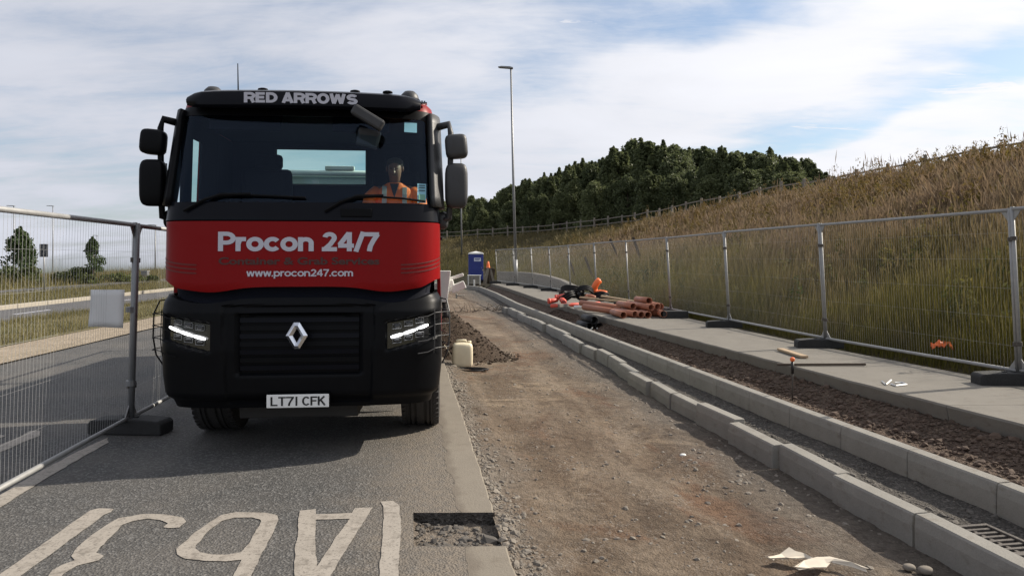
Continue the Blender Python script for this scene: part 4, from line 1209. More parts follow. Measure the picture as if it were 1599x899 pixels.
# cab sides, back wall and floor
def wall(name, quads, mat, parent=truck, th=.03):
    vs, fs = [], []
    for q in quads:
        k = len(vs); vs += q; fs.append((k, k + 1, k + 2, k + 3))
    o = mesh_obj(name, vs, fs, mat, parent)
    s_ = o.modifiers.new('thick', 'SOLIDIFY'); s_.thickness = th; s_.offset = 0
    return o
def S(sg, y, z): return (sg * (wz(z) - .012), y, z)
Y0, Y1 = DC + .075, 1.92
for sg in (-1, 1):
    if sg < 0: wall('frame_trim', [[(sg * 1.07, .52, 2.74), (sg * 1.07, 1.45, 2.74), (sg * 1.06, 1.45, 2.93), (sg * 1.06, .52, 2.93)], [(sg * 1.085, .93, 2.10), (sg * 1.085, 1.46, 2.10), (sg * 1.065, 1.46, 2.84), (sg * 1.065, .93, 2.84)]], MT['interior'], truck, .02)
    door = wall('door', [[S(sg, .50, 1.0), S(sg, 1.42, 1.0), S(sg, 1.42, 2.13), S(sg, .50, 2.13)]], MT['red'])
    wall('rear_quarter', [[S(sg, 1.425, 1.0), S(sg, Y1, 1.0), S(sg, Y1, 2.96), S(sg, 1.425, 2.96)]], MT['red'])
    wb = 1.02 if sg < 0 else 1.36
    wall('window_frame', [[S(sg, .56, 2.84), S(sg, 1.42, 2.84), S(sg, 1.42, 2.96), S(sg, .56, 2.96)], [S(sg, wb, 2.13), S(sg, 1.42, 2.13), S(sg, 1.42, 2.84), S(sg, wb, 2.84)]], MT['red'], door)
    wall('side_window', [[S(sg, .56, 2.13), S(sg, wb, 2.13), S(sg, wb, 2.84), S(sg, .60, 2.84)]], MT['window'], door, .004)
    MB().box((sg * 1.155, 1.28, 1.86), (.04, .16, .035)).build('door_handle', MT['black'], door, bevel=.008)
    if sg < 0: wall('pillar_trim', [[(sg * 1.085, .45, 2.10), (sg * 1.085, .69, 2.10), (sg * 1.065, .69, 2.84), (sg * 1.065, .45, 2.84)]], MT['interior'], truck, .02)
    wall('door_trim', [[(sg * 1.08, .55, 1.4), (sg * 1.08, 1.9, 1.4), (sg * 1.08, 1.9, 2.12), (sg * 1.08, .55, 2.12)]], MT['interior'], door, .02)
    wall('quarter_trim', [[(sg * 1.08, 1.42, 2.12), (sg * 1.08, 1.9, 2.12), (sg * 1.06, 1.9, 2.9), (sg * 1.06, 1.42, 2.9)]], MT['interior'], truck, .02)
    MB().box((sg * 1.06, .95, .72), (.10, .75, .52)).build('step_panel', MT['black'], truck, bevel=.02)
RX0, RX1, RZ0, RZ1 = -.60, .36, 2.45, 2.84
bw = MB()
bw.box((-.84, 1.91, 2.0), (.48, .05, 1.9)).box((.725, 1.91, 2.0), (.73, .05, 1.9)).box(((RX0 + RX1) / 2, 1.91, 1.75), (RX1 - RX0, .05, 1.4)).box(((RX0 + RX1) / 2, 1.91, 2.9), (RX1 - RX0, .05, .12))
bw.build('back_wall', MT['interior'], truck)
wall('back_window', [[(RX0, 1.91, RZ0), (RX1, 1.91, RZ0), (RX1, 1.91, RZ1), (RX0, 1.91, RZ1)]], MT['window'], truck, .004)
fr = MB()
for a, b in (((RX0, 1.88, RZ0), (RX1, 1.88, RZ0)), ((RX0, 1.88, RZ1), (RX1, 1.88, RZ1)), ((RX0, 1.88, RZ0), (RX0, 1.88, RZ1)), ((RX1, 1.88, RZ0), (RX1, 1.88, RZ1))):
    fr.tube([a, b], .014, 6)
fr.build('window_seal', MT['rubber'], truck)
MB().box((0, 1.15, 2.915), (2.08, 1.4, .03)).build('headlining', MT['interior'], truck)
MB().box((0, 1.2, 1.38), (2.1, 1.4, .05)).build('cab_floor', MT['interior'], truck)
# dashboard
vs, fs = [], []
for x in np.linspace(-1.03, 1.03, 15):
    yb = yf(2.12) + DC * (1 - max(0, 1 - abs(x / 1.13) ** NE) ** (1 / NE)) + .06
    for (y, z) in ((yb, 1.5), (yb, 2.06), (yb + .04, 2.105), (.62, 2.12 + .03 * (abs(x - .6) < .4)), (.74, 2.06), (.78, 1.5)):
        vs.append((x, max(y, yb), z))
for i in range(14):
    for j in range(5): fs.append((i * 6 + j, i * 6 + j + 1, i * 6 + j + 7, i * 6 + j + 6))
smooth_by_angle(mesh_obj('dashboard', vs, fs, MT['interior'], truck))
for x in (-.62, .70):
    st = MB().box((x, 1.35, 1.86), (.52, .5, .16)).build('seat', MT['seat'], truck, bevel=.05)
    MB().box((x, 1.62, 2.22), (.50, .14, .72), Matrix.Rotation(R(8), 4, 'X')).build('backrest', MT['seat'], st, bevel=.05)
    MB().box((x, 1.66, 2.66), (.28, .10, .16)).build('headrest', MT['seat'], st, bevel=.04)
for x in (-.55, .45):
    MB().box((x, .50, 2.845), (.62 if x < 0 else .5, .025, .13), Matrix.Rotation(R(-18), 4, 'X')).build('interior_visor', MT['interior'], truck, bevel=.01)
# stickers behind the glass
def on_glass(x, z): return front(x, z, -.006)
def patch(name, x0, x1, z0, z1, mat, off=-.008, parent=truck):
    return mesh_obj(name, [front(x0, z0, off), front(x1, z0, off), front(x1, z1, off), front(x0, z1, off)], [(0, 1, 2, 3)], mat, parent)
patch('windscreen_sticker', .845, .955, 2.765, 2.855, MT['sticker'])
pk = patch('windscreen_sticker', .965, 1.04, 2.135, 2.305, MT['sticker'])
patch('sticker_print', .975, 1.03, 2.15, 2.21, MT['sticker_green'], -.004, pk)
for z in (2.24, 2.265, 2.285): patch('sticker_print', .975, 1.03, z, z + .008, MT['ink'], -.004, pk)
# wipers
def wiper(pts, arm):
    w = MB().tube([front(x, z, .022) for x, z in pts], .010, 6).build('wiper_blade', MT['black'], truck)
    MB().tube([front(x, z, .035) for x, z in arm], [.014] * len(arm), 6).build('wiper_arm', MT['black'], w)
wiper([(-.72, 2.165), (-.5, 2.185), (-.2, 2.175), (.04, 2.165)], [(-.93, 2.05), (-.78, 2.135), (-.64, 2.185), (-.4, 2.19)])
wiper([(.42, 2.165), (.62, 2.178), (.85, 2.165), (1.02, 2.145)], [(.20, 2.05), (.33, 2.13), (.46, 2.18), (.68, 2.186)])

# front mirror hung under the visor
q = MB().box((0, 0, 0), (.29, .09, .095)).build('front_mirror', MT['grey_or_lit_plastic'], truck, bevel=.02)
q.matrix_local = Matrix.Translation((.55, .12, 2.845)) @ Matrix.Rotation(R(31), 4, 'Y')
q2 = MB().box((0, 0, 0), (.20, .05, .17)).build('mirror_head', MT['ink'], truck, bevel=.03)
q2.matrix_local = Matrix.Translation((.535, .30, 2.70)) @ Matrix.Rotation(R(12), 4, 'Y')
# door mirrors
def blob(name, c, d, mat, parent, n=3.2, M=None):
    """rounded box with soft corners"""
    vs, fs = [], []
    U, V = 20, 12
    for i in range(V + 1):
        ph = -math.pi / 2 + math.pi * i / V
        for j in range(U):
            t = 2 * math.pi * j / U
            e = 2 / n
            sp = lambda q_: math.copysign(abs(q_) ** e, q_)
            p = Vector((d[0] / 2 * sp(math.cos(ph)) * sp(math.cos(t)), d[1] / 2 * sp(math.cos(ph)) * sp(math.sin(t)), d[2] / 2 * sp(math.sin(ph))))
            if M is not None: p = M @ p
            vs.append(p + Vector(c))
    for i in range(V):
        for j in range(U):
            fs.append((i * U + j, i * U + (j + 1) % U, (i + 1) * U + (j + 1) % U, (i + 1) * U + j))
    return mesh_obj(name, vs, fs, mat, parent, True)
for sg in (-1, 1):
    mat = MT['black'] if sg < 0 else MT['grey_or_lit_plastic']  # right-hand mirrors painted lighter, sunlight put into the tone
    xo = 1.285 if sg < 0 else 1.295
    yo = .42
    hd = MB().tube([(sg * 1.08, .5, 2.83), (sg * (xo - .06), yo + .02, 2.86), (sg * (xo - .045), yo, 2.78), (sg * (xo - .05), yo, 2.2), (sg * (xo - .06), yo, 2.02), (sg * 1.10, .48, 1.98)], [.035, .032, .026, .026, .03, .035], 10).build('mirror_arm', mat, truck, True)
    um = blob('upper_mirror', (sg * (xo + .005), yo - .02, 2.655), (.20, .16, .215), mat, truck, 4.5, Matrix.Rotation(R(sg * -5), 4, 'Y'))
    lm = blob('lower_mirror', (sg * (xo + .005), yo - .02, 2.305), (.205, .17, .40), mat, truck, 4.5)
    MB().box((sg * (xo + .005), yo + .065, 2.325), (.16, .008, .32)).build('mirror_glass', MT['mirror'], lm)
    MB().box((sg * (xo + .005), yo + .060, 2.655), (.15, .008, .16)).build('mirror_glass', MT['mirror'], um)
    blob('mirror_mount', (sg * 1.17, .48, 2.0), (.12, .14, .16), mat, truck, 3)

# headlamps
for sg in (-1, 1):
    hx = lambda x, z, o_: front(sg * x, z, o_)
    vs, fs = [], []
    for i in range(13):
        x = .72 + .40 * i / 12
        lo, hi = .905 + (x - .74) * .24, 1.12 + (x - .74) * .16
        for j in range(4):
            vs.append(hx(x, lo + (hi - lo) * j / 3, -.045))
    for i in range(12):
        for j in range(3):
            q = (i * 4 + j, i * 4 + j + 1, i * 4 + j + 5, i * 4 + j + 4)
            fs.append(q if sg < 0 else q[::-1])
    hl = smooth_by_angle(mesh_obj('headlamp', vs, fs, MT['lens'], truck))
    for k in range(3):
        pts = []
        for i in range(5):
            x = .745 + (k + (.04 + .92 * i / 4)) * .108
            pts.append(hx(x, 1.000 + (x - .745) * .24 + .02 * ((x - .745) / .33) ** 2, -.02))
        MB().tube(pts, [.009, .0125, .0125, .0125, .009], 8).build('daytime_lamp', MT['drl'], hl, True)
    for row, zc, nn in ((0, 1.075, 3), (1, .955, 3)):
        for k in range(nn):
            x = .80 + k * .098
            z = zc + (x - .745) * .22
            p = [hx(x - .036, z - .018, -.034), hx(x + .036, z - .012, -.034), hx(x + .036, z + .026, -.034), hx(x - .036, z + .020, -.034)]
            MB().tube(p, .0045, 5, closed=True).build('lens_rim', MT['lamp_grey'], hl)
            blob('lens', hx(x, z + .004, -.04), (.055, .03, .032), MT['lens'], hl, 2.5)
    # wire guard round the corner
    gd = MB()
    def gp(t, z, o_): return cab(sg * R(t), z, o_)
    top, bot = 1.30, .78
    gd.tube([gp(86, 1.31, .0), gp(84, 1.30, .05), gp(82, 1.2, .075), gp(82, 1.0, .08), gp(83, .85, .06), gp(86, .74, .01)], .0065, 6)
    for z in (1.20, 1.10, 1.0, .90):
        gd.tube([gp(t, z - (t < 60) * .02 + (60 - min(t, 60)) * -.0008, .035 + .04 * (t > 70)) for t in (40, 50, 60, 70, 76, 82)] + [(sg * 1.17, .62, z)], .004, 5)
    gd.tube([gp(58, 1.24, .04), gp(58, 1.0, .045), gp(58, .86, .03)], .004, 5)
    gd.build('lamp_guard', MT['black'] if sg < 0 else MT['grey_or_lit_plastic'], truck)  # sunlight on the right guard is given as a lighter colour

# wheels
def wheel(x, y, w, r, parent, twin=False):
    Mw = Matrix.Translation((x, y, r)) @ Matrix.Rotation(R(90), 4, 'Y')
    h = w / 2
    wh = empty('wheel'); wh.parent = parent
    prof = [(.30, -h * .92), (.36, -h), (.44, -h * .99), (r - .035, -h * .93), (r - .008, -h * .82)]
    for g0 in (-.50, -.17, .17, .50):
        prof += [(r, h * (g0 - .05) * 1.5 if abs(g0) < .4 else h * (g0 - .04)), (r - .016, h * (g0 - .035) * 1.5 if abs(g0) < .4 else h * (g0 - .03)), (r - .016, h * (g0 + .035) * 1.5 if abs(g0) < .4 else h * (g0 + .03)), (r, h * (g0 + .05) * 1.5 if abs(g0) < .4 else h * (g0 + .04))]
    prof += [(r - .008, h * .82), (r - .035, h * .93), (.44, h * .99), (.36, h), (.30, h * .92)]
    ty = MB().lathe(prof, 64, Mw).build('tyre', MT['tyre'], wh)
    smooth_by_angle(ty, 45)
    lug = MB()
    for k in range(52):
        a = 2 * math.pi * k / 52
        for s_ in (-1, 1):
            Mk = Mw @ Matrix.Rotation(a + s_ * .03, 4, 'Z') @ Matrix.Translation((r - .006, 0, s_ * h * .80))
            lug.box((0, 0, 0), (.0, .0, .0)) if False else lug.add([Mk @ Vector(p) for p in ((-.02, -.021, -h * .13), (.0075, -.021, -h * .13), (.0075, .021, -h * .13), (-.02, .021, -h * .13), (-.03, -.021, h * .17), (-.002, -.021, h * .15), (-.002, .021, h * .15), (-.03, .021, h * .17))], [(0, 1, 2, 3), (7, 6, 5, 4), (0, 4, 5, 1), (1, 5, 6, 2), (2, 6, 7, 3), (3, 7, 4, 0)])
    lug.build('tread_lug', MT['tyre'], ty)['kind'] = 'stuff'
    MB().lathe([(.29, -h * .7), (.31, h * .8), (.27, h * .85), (.20, h * .3), (.12, h * .35), (.12, h * .9), (.02, h * .95)], 28, Mw if x > 0 else Mw @ Matrix.Rotation(R(180), 4, 'X')).build('rim', MT['lamp_grey'], wh, False)
    return wh
TY = 1.27
wheel(-.945, TY, .37, .515, truck); wheel(.965, TY, .37, .515, truck)
for y in (4.9, 6.25):
    for sg in (-1, 1): wheel(sg * .88, y, .58, .51, truck)
# chassis, tanks, mudguards, tipping body
ch = MB()
for sg in (-1, 1): ch.box((sg * .42, 4.2, .86), (.09, 7.2, .26))
ch.box((0, 1.27, .62), (1.6, .16, .16)).box((0, .62, .62), (1.3, .5, .22)).box((0, 4.9, .52), (1.3, .2, .2)).box((0, 6.25, .52), (1.3, .2, .2))
ch.box((-.08, 1.05, .36), (1.02, 1.2, .2)).box((0, 1.75, .50), (1.3, .7, .34)).box((0, 1.27, .40), (1.5, .14, .20))  # underbody blocks added to deepen the shadow below the cab
ch.build('chassis', MT['chassis'], truck, bevel=.01)
MB().box((0, 1.1, 1.12), (1.5, 1.2, .42)).build('engine', MT['chassis'], truck, bevel=.04)
for sg in (-1, 1):
    vs, fs = [], []
    for i in range(13):
        a = R(10 + 160 * i / 12)
        for xx in (.74, 1.14): vs.append((sg * xx, TY + .62 * math.cos(a), .53 + .62 * math.sin(a)))
    for i in range(12): fs.append((2 * i, 2 * i + 1, 2 * i + 3, 2 * i + 2))
    mg = mesh_obj('wheel_arch', vs, fs, MT['black'], truck); mg.modifiers.new('t', 'SOLIDIFY').thickness = .02
    MB().box((sg * .93, 1.99, .62), (.42, .02, .55)).build('mudflap', MT['rubber'], truck)
    MB().box((sg * .86, 3.0, .70), (.50, 1.3, .50)).build('side_tank', MT['chassis'], truck, bevel=.05)
bd = MB()
bd.box((0, 2.62, 1.82), (2.26, .06, 1.62)).box((-1.11, 5.0, 1.62), (.06, 4.7, 1.2)).box((1.08, 5.0, 1.62), (.06, 4.7, 1.2)).box((0, 5.0, 1.05), (2.2, 4.7, .08)).box((0, 7.36, 1.6), (2.2, .06, 1.2))
tb = bd.build('tipping_body', MT['body_panel'], truck, bevel=.012)
rb = MB()
for x in (-.9, -.3, .3, .9): rb.box((x, 2.58, 1.8), (.07, .04, 1.55))
rb.build('headboard_rib', MT['white_paint'], tb)
MB().tube([(-1.1, 2.57, 2.66), (1.1, 2.57, 2.66)], .035, 8).build('headboard_rail', MT['white_paint'], tb, True)
MB().box((-.02, 2.56, 2.72), (.34, .05, .05)).build('headboard_catch', MT['white_paint'], tb, bevel=.01)
# folded stabiliser leg at the right-hand side behind the cab
sb = MB().box((1.17, 2.35, 1.32), (.30, .16, .14), Matrix.Rotation(R(-14), 4, 'Y')).build('stabiliser_beam', MT['white_paint'], truck, bevel=.015)
m = MB()
m.prism([(-.075, .20), (.075, .20), (.035, -.16), (-.035, -.16)], -.05, .05, Matrix.Translation((1.20, 2.27, 1.32)) @ Matrix.Rotation(R(90), 4, 'X'))
m.box((1.36, 2.33, 1.33), (.17, .13, .09), Matrix.Rotation(R(-22), 4, 'Y'))
m.box((1.28, 2.33, 1.43), (.30, .04, .035), Matrix.Rotation(R(-18), 4, 'Y')).box((1.14, 2.30, 1.46), (.05, .05, .10))
m.build('stabiliser_leg', MT['white_paint'], sb, bevel=.008)
MB().tube([(1.205, 2.28, 1.17), (1.225, 2.28, 1.02), (1.225, 2.28, .98)], [.038, .038, .055], 12).build('stabiliser_ram', MT['chassis'], sb, True)

# ------------------------------------------------------------------ the driver
drv = empty('person', truck.matrix_basis @ Vector((0, 0, 0)), R(5.6), 'person in an orange hi-vis jacket looking down behind the lorry windscreen', 'person')
DX, DY = .70, 1.33
def skin_mesh(name, verts, edges, radii, mat, parent, root=0, sub=2):
    me = bpy.data.meshes.new(name)
    me.from_pydata(verts, edges, [])
    me.materials.append(mat)
    o = link_mesh(name, me, parent)
    sk = o.modifiers.new('skin', 'SKIN'); sk.use_smooth_shade = True
    for i, r in enumerate(radii):
        sv = me.skin_vertices[0].data[i]
        sv.radius = (r, r) if not isinstance(r, tuple) else r
        sv.use_root = (i == root)
    s_ = o.modifiers.new('sub', 'SUBSURF'); s_.levels = s_.render_levels = sub
    return o
V_, E_, RR = [], [], []
def jv(p, r, link=None):
    V_.append((DX + p[0], DY + p[1], p[2])); RR.append(r)
    if link is not None: E_.append((link, len(V_) - 1))
    return len(V_) - 1
pel = jv((0, .06, 1.96), (.17, .12)); wst = jv((0, .05, 2.10), (.15, .11), pel); chs = jv((0, .04, 2.25), (.17, .11), wst)
nk0 = jv((0, .01, 2.385), .065, chs); nk1 = jv((0, -.025, 2.45), .055, nk0)
hd0 = jv((0, -.055, 2.50), (.068, .075), nk1); hd1 = jv((0, -.045, 2.575), (.078, .092), hd0); hd2 = jv((0, -.02, 2.635), (.055, .065), hd1)
for sg in (-1, 1):
    sh = jv((sg * .18, .03, 2.335), .062, chs); el = jv((sg * .27, -.10, 2.10), .045, sh); wr = jv((sg * .14, -.34, 2.04), .030, el)
    pm = jv((sg * .10, -.40, 2.035), (.034, .018), wr)
    for k, (fx, ln) in enumerate(((-.028, .062), (-.010, .075), (.009, .070), (.027, .055))):
        f1 = jv((sg * .10 + fx, -.435, 2.035), .009, pm); jv((sg * .10 + fx, -.435 - ln * .6, 2.02), .0085, f1)
    jv((sg * .062, -.395, 2.03), .010, pm)
    kn = jv((sg * .17, -.38, 1.93), .075, pel); an = jv((sg * .17, -.42, 1.50), .05, kn); jv((sg * .17, -.52, 1.45), .045, an)
body = skin_mesh('body', V_, E_, RR, MT['skin'], drv)
# face and hair
hx0, hy0 = DX, DY
MB().add([(hx0 - .014, hy0 - .14, 2.515), (hx0 + .014, hy0 - .14, 2.515), (hx0, hy0 - .168, 2.508), (hx0, hy0 - .135, 2.565), (hx0, hy0 - .13, 2.50)], [(0, 2, 3), (2, 1, 3), (0, 4, 2), (4, 1, 2)]).build('nose', MT['skin'], body)
for sg in (-1, 1):
    blob('eye', (hx0 + sg * .030, hy0 - .136, 2.555), (.026, .014, .012), MT['hair'], body, 2)
    blob('ear', (hx0 + sg * .080, hy0 - .03, 2.565), (.02, .04, .06), MT['skin'], body, 2)
blob('mouth', (hx0, hy0 - .132, 2.492), (.045, .012, .008), MT['hair'], body, 2)
hr = blob('hair', (hx0, hy0 - .010, 2.618), (.170, .195, .120), MT['hair'], body, 2.2)
# jacket
def loft(name, rings, mat, parent, n=20):
    vs, fs = [], []
    for (c, rx, ry) in rings:
        for j in range(n):
            a = 2 * math.pi * j / n
            vs.append((DX + c[0] + rx * math.copysign(abs(math.cos(a)) ** .8, math.cos(a)), DY + c[1] + ry * math.copysign(abs(math.sin(a)) ** .8, math.sin(a)), c[2]))
    for i in range(len(rings) - 1):
        for j in range(n):
            fs.append((i * n + j, i * n + (j + 1) % n, (i + 1) * n + (j + 1) % n, (i + 1) * n + j))
    o = mesh_obj(name, vs, fs, mat, parent, True)
    o.modifiers.new('s', 'SUBSURF').render_levels = 1
    return o
jk = loft('jacket', [((0, .06, 1.90), .20, .15), ((0, .05, 2.05), .19, .145), ((0, .04, 2.2), .21, .15), ((0, .035, 2.30), .225, .135), ((0, .03, 2.355), .19, .115), ((0, .02, 2.395), .115, .09), ((0, .01, 2.42), .085, .08)], MT['hivis'], drv)
for sg in (-1, 1):
    m = MB().tube([(DX + sg * .17, DY + .03, 2.335), (DX + sg * .235, DY - .01, 2.27), (DX + sg * .275, DY - .10, 2.11), (DX + sg * .20, DY - .24, 2.06), (DX + sg * .145, DY - .34, 2.04)], [.075, .078, .068, .058, .046], 14)
    m.build('sleeve', MT['hivis'], jk, True)
    mesh_obj('reflective_band', [(DX + sg * (.10 + dx_), DY + y, z) for (y, z) in ((-.118, 2.02), (-.118, 2.2), (-.108, 2.30), (-.075, 2.372), (.03, 2.392)) for dx_ in (-.022, .022)], [(2 * i, 2 * i + 1, 2 * i + 3, 2 * i + 2) for i in range(4)], MT['reflect'], jk).modifiers.new('t', 'SOLIDIFY').thickness = .012
mesh_obj('collar_gap', [(DX - .045, DY - .095, 2.405), (DX + .045, DY - .095, 2.405), (DX, DY - .130, 2.26)], [(0, 1, 2)], MT['cloth_dark'], jk).modifiers.new('t', 'SOLIDIFY').thickness = .012
# ------------------------------------------------------------------ kerb stones
def kerb_mesh(name, L, w=.125, h=.255, batter=.04):
    # cross-section: x towards the footway, face at x = 0
    sec = [(0, 0), (0, h - .085), (.012, h - .02), (.022, h - .006), (w - .008, h), (w, h - .008), (w, 0)]
    n = len(sec); vs, fs = [], []
    for y in (-L / 2, -L / 2 + .008, L / 2 - .008, L / 2):
        sh = .006 if abs(y) > L / 2 - .004 else 0
        for x, z in sec:
            vs.append((min(max(x, sh), w - sh), y, min(z, h - sh)))
    for i in range(3):
        for j in range(n):
            fs.append((i * n + j, i * n + (j + 1) % n, (i + 1) * n + (j + 1) % n, (i + 1) * n + j))
    fs += [tuple(reversed(range(n))), tuple(3 * n + j for j in range(n))]
    me = bpy.data.meshes.new(name); me.from_pydata(vs, [], fs); me.materials.append(MT['kerb']); me.update()
    bm = bmesh.new(); bm.from_mesh(me); bmesh.ops.recalc_face_normals(bm, faces=bm.faces); bm.to_mesh(me); bm.free()
    return me
def kerb_run(line, y0, y1, L, gap):
    """places along a line X = line(Y): centre and direction of each stone"""
    out = []; y = y0
    while y < y1:
        x0 = line(y); yn = y + L
        for _ in range(3):
            dx = line(yn) - x0; yn = y + math.sqrt(max(.01, L * L - dx * dx))
        x1 = line(yn)
        out.append(((x0 + x1) / 2, (y + yn) / 2, math.atan2(-(x1 - x0), yn - y)))
        y = yn + gap
    return out
KS = kerb_mesh('kerb_stone', .86)
ordn = ['nearest', 'second', 'third', 'fourth', 'fifth', 'sixth', 'seventh', 'eighth', 'ninth', 'tenth', 'eleventh', 'twelfth']
random.seed(5)
for i, (x, y, a) in enumerate(kerb_run(K1, 2.05, 24.6, .84, .03)):
    o = link_mesh('kerb_stone', KS)
    near = y < 8.15
    o.location = (x + (0 if near else .085 + .05 * math.sin(y * 1.15)) + random.uniform(-.038, .038), y, (-.222 if near else -.258) + random.uniform(-.018, .018))
    o.rotation_euler = (random.uniform(-.010, .010), random.uniform(-.025, .025), a + random.uniform(-.045, .045))
    if i < 2: lab = 'loose concrete kerb stone of the front row at the bottom edge of the picture'
    elif i - 2 < 10: lab = 'loose concrete kerb stone, %s in the front row counting from the drain grate' % ordn[i - 2 + (0 if i > 2 else 0)]
    else: lab = 'loose concrete kerb stone in the far wavy stretch of the front row'
    tag(o, lab, 'kerb stone', 'loose kerb stones of the front row')
K2m = kerb_mesh('kerb_stone', .905)
kl = empty('kerb_line', (0, 0, 0), 0, 'long straight row of laid concrete kerbs in front of the earth trench', 'kerb')
for (x, y, a) in kerb_run(K2, 1.6, 42.6, .905, .006):
    o = link_mesh('kerb_stone', K2m, kl)
    o.location = (x, y, -.222 + random.uniform(-.003, .003)); o.rotation_euler = (0, 0, a + random.uniform(-.003, .003))
pts = [(-2.0, 42.8), (-2.5, 44.2), (-3.3, 45.4), (-4.6, 46.3), (-6.2, 46.8), (-8.2, 47.0), (-10.5, 47.1)]
for p, q in zip(pts[:-1], pts[1:]):
    d = Vector((q[0] - p[0], q[1] - p[1])); L = d.length
    for k in range(max(1, round(L / .915))):
        t = (k + .5) / max(1, round(L / .915))
        o = link_mesh('kerb_stone', K2m, kl); o.location = (p[0] + d.x * t, p[1] + d.y * t, -.222); o.rotation_euler = (0, 0, math.atan2(-d.x, d.y))

# drain grate
gx, gy = 3.06, 4.62
gr_ = empty('drain_grate', (gx, gy, -.175), R(10), 'cast iron drain grate set between the two kerb rows', 'drain')
m = MB()
m.box((0, .235, 0), (.46, .03, .05)).box((0, -.235, 0), (.46, .03, .05)).box((.215, 0, 0), (.03, .44, .05)).box((-.215, 0, 0), (.03, .44, .05))
m.build('grate_frame', MT['iron'], gr_, bevel=.004)
for k in range(7):
    MB().box((0, -.19 + k * .063, -.003), (.40, .026, .035)).build('grate_bar', MT['iron'], gr_, bevel=.003)
for x in (-.07, .07): MB().box((x, 0, -.008), (.022, .44, .03)).build('cross_bar', MT['iron'], gr_)
MB().box((0, 0, -.06), (.5, .5, .04)).build('gully_dark_plate', MT['ink'], gr_)  # near-black plate standing in for the shaded depth under the bars

# ------------------------------------------------------------------ site fence panels
def wire_mesh(L, z0, z1, sx, rows, r):
    n = int(L / sx); vs, fs = [], []
    def bar(p, q, r_):
        k = len(vs); p, q = Vector(p), Vector(q)
        if abs(p.x - q.x) > .01: a, b = Vector((0, 1, 0)), Vector((0, 0, 1))
        else: a, b = Vector((1, 0, 0)), Vector((0, 1, 0))
        for c in (p, q):
            vs.extend([tuple(c + a * r_), tuple(c + b * r_), tuple(c - a * r_), tuple(c - b * r_)])
        for j in range(4): fs.append((k + j, k + (j + 1) % 4, k + 4 + (j + 1) % 4, k + 4 + j))
    for i in range(1, n): bar((i * L / n, 0, z0), (i * L / n, 0, z1), r)
    for z in rows: bar((0, .004, z), (L, .004, z), r * .7)
    return vs, fs
LP = 3.46
def panel_proto(sx=.046, r=.0010):
    root = empty('site_fence_panel')
    for x in (.02, LP - .02): MB().tube([(x, 0, .06), (x, 0, 2.0)], .020, 10).build('post', MT['galv'], root, True)
    MB().tube([(.02, 0, 1.975), (LP - .02, 0, 1.975)], .021, 10).build('top_rail', MT['galv'], root, True)
    MB().tube([(.02, 0, .14), (LP - .02, 0, .14)], .021, 10).build('bottom_rail', MT['galv'], root, True)
    vs, fs = wire_mesh(LP, .14, 1.975, sx, (.42, .75, 1.08, 1.42, 1.72), r)
    tag(mesh_obj('wire_infill', vs, fs, MT['wire'], root), kind='stuff')
    for x, s_ in ((.03, 1), (LP - .03, -1)):
        for z, t_ in ((1.965, -1), (.15, 1)):
            MB().prism([(x, z), (x + s_ * .10, z), (x, z + t_ * .13)], -.004, .004, Matrix.Rotation(R(90), 4, 'X')).build('corner_gusset', MT['galv'], root)
        MB().lathe([(.032, 0), (.032, .045)], 10, Matrix.Translation((x - s_ * .01, 0, 1.62))).build('coupler', MT['iron'], root)
        MB().lathe([(.032, 0), (.032, .045)], 10, Matrix.Translation((x - s_ * .01, 0, .42))).build('coupler', MT['iron'], root)
    return root
proto = panel_proto()
used = [False]; rp = random.Random(31)
def panel(p, q, label, z=0.0, tilt=0.0):
    o = proto if not used[0] else copy_tree(proto); used[0] = True
    o.location = (p[0], p[1], z)
    o.rotation_euler = (tilt, rp.uniform(-.004, .004), math.atan2(q[1] - p[1], q[0] - p[0]))
    s_ = math.hypot(q[0] - p[0], q[1] - p[1]) / LP
    o.scale = (s_, 1, 1)
    return tag(o, label, 'fence panel', 'steel mesh site fence panels')
# foot block
def block_proto():
    root = empty('ballast_block')
    poly = [(-.36, 0), (.36, 0), (.36, .10), (.33, .13), (.12, .145), (-.12, .145), (-.33, .13), (-.36, .10)]
    MB().prism(poly, -.115, .115, Matrix.Rotation(R(90), 4, 'X')).build('rubber_block', MT['rubber'], root, bevel=.012)
    m = MB()
    for x in (-.05, .05): m.lathe([(.03, 0), (.03, .012), (.02, .012)], 10, Matrix.Translation((x, 0, .143)))
    m.build('socket', MT['rubber'], root)
    return root
blk = block_proto(); bused = [False]; rp = random.Random(31)
def foot_block(x, y, z, a, label):
    o = blk if not bused[0] else copy_tree(blk); bused[0] = True
    o.location = (x, y, z); o.rotation_euler = (0, 0, a)
    return tag(o, label, 'fence foot', 'black rubber feet of the site fence')
# right-hand run
run = [(FN(4.75), 4.75)]
fp = [(x, y) for y, x in FN_PTS[2:]]
def along(fp, start, step):
    out = [start]; cur = Vector(start); y = start[1]
    while y < 41.5:
        lo, hi = y, y + step * 1.2
        for _ in range(40):
            mid = (lo + hi) / 2
            if (Vector((FN(mid), mid)) - cur).length < step: lo = mid
            else: hi = mid
        y = lo; cur = Vector((FN(y), y)); out.append((cur.x, cur.y))
    return out
run = along(fp, (FN(4.78), 4.78), 3.5)
names = ['fence panel cut by the right edge, in front of the grassy bank',
         'long mesh fence panel nearest the camera left of the double post',
         'mesh fence panel behind the plank on the footway',
         'mesh fence panel just right of the orange pipe bundle',
         'mesh fence panel directly behind the orange pipe bundle',
         'mesh fence panel with two wooden stakes behind, between pipe bundle and fittings heap']
far = 'fence panel in the far run leading to the lamp post'
for i, (p, q) in enumerate(zip(run[:-1], run[1:])):
    panel(p, q, names[i] if i < len(names) else far, ZS + .02, -R(3.2) + rp.uniform(-.012, .012))
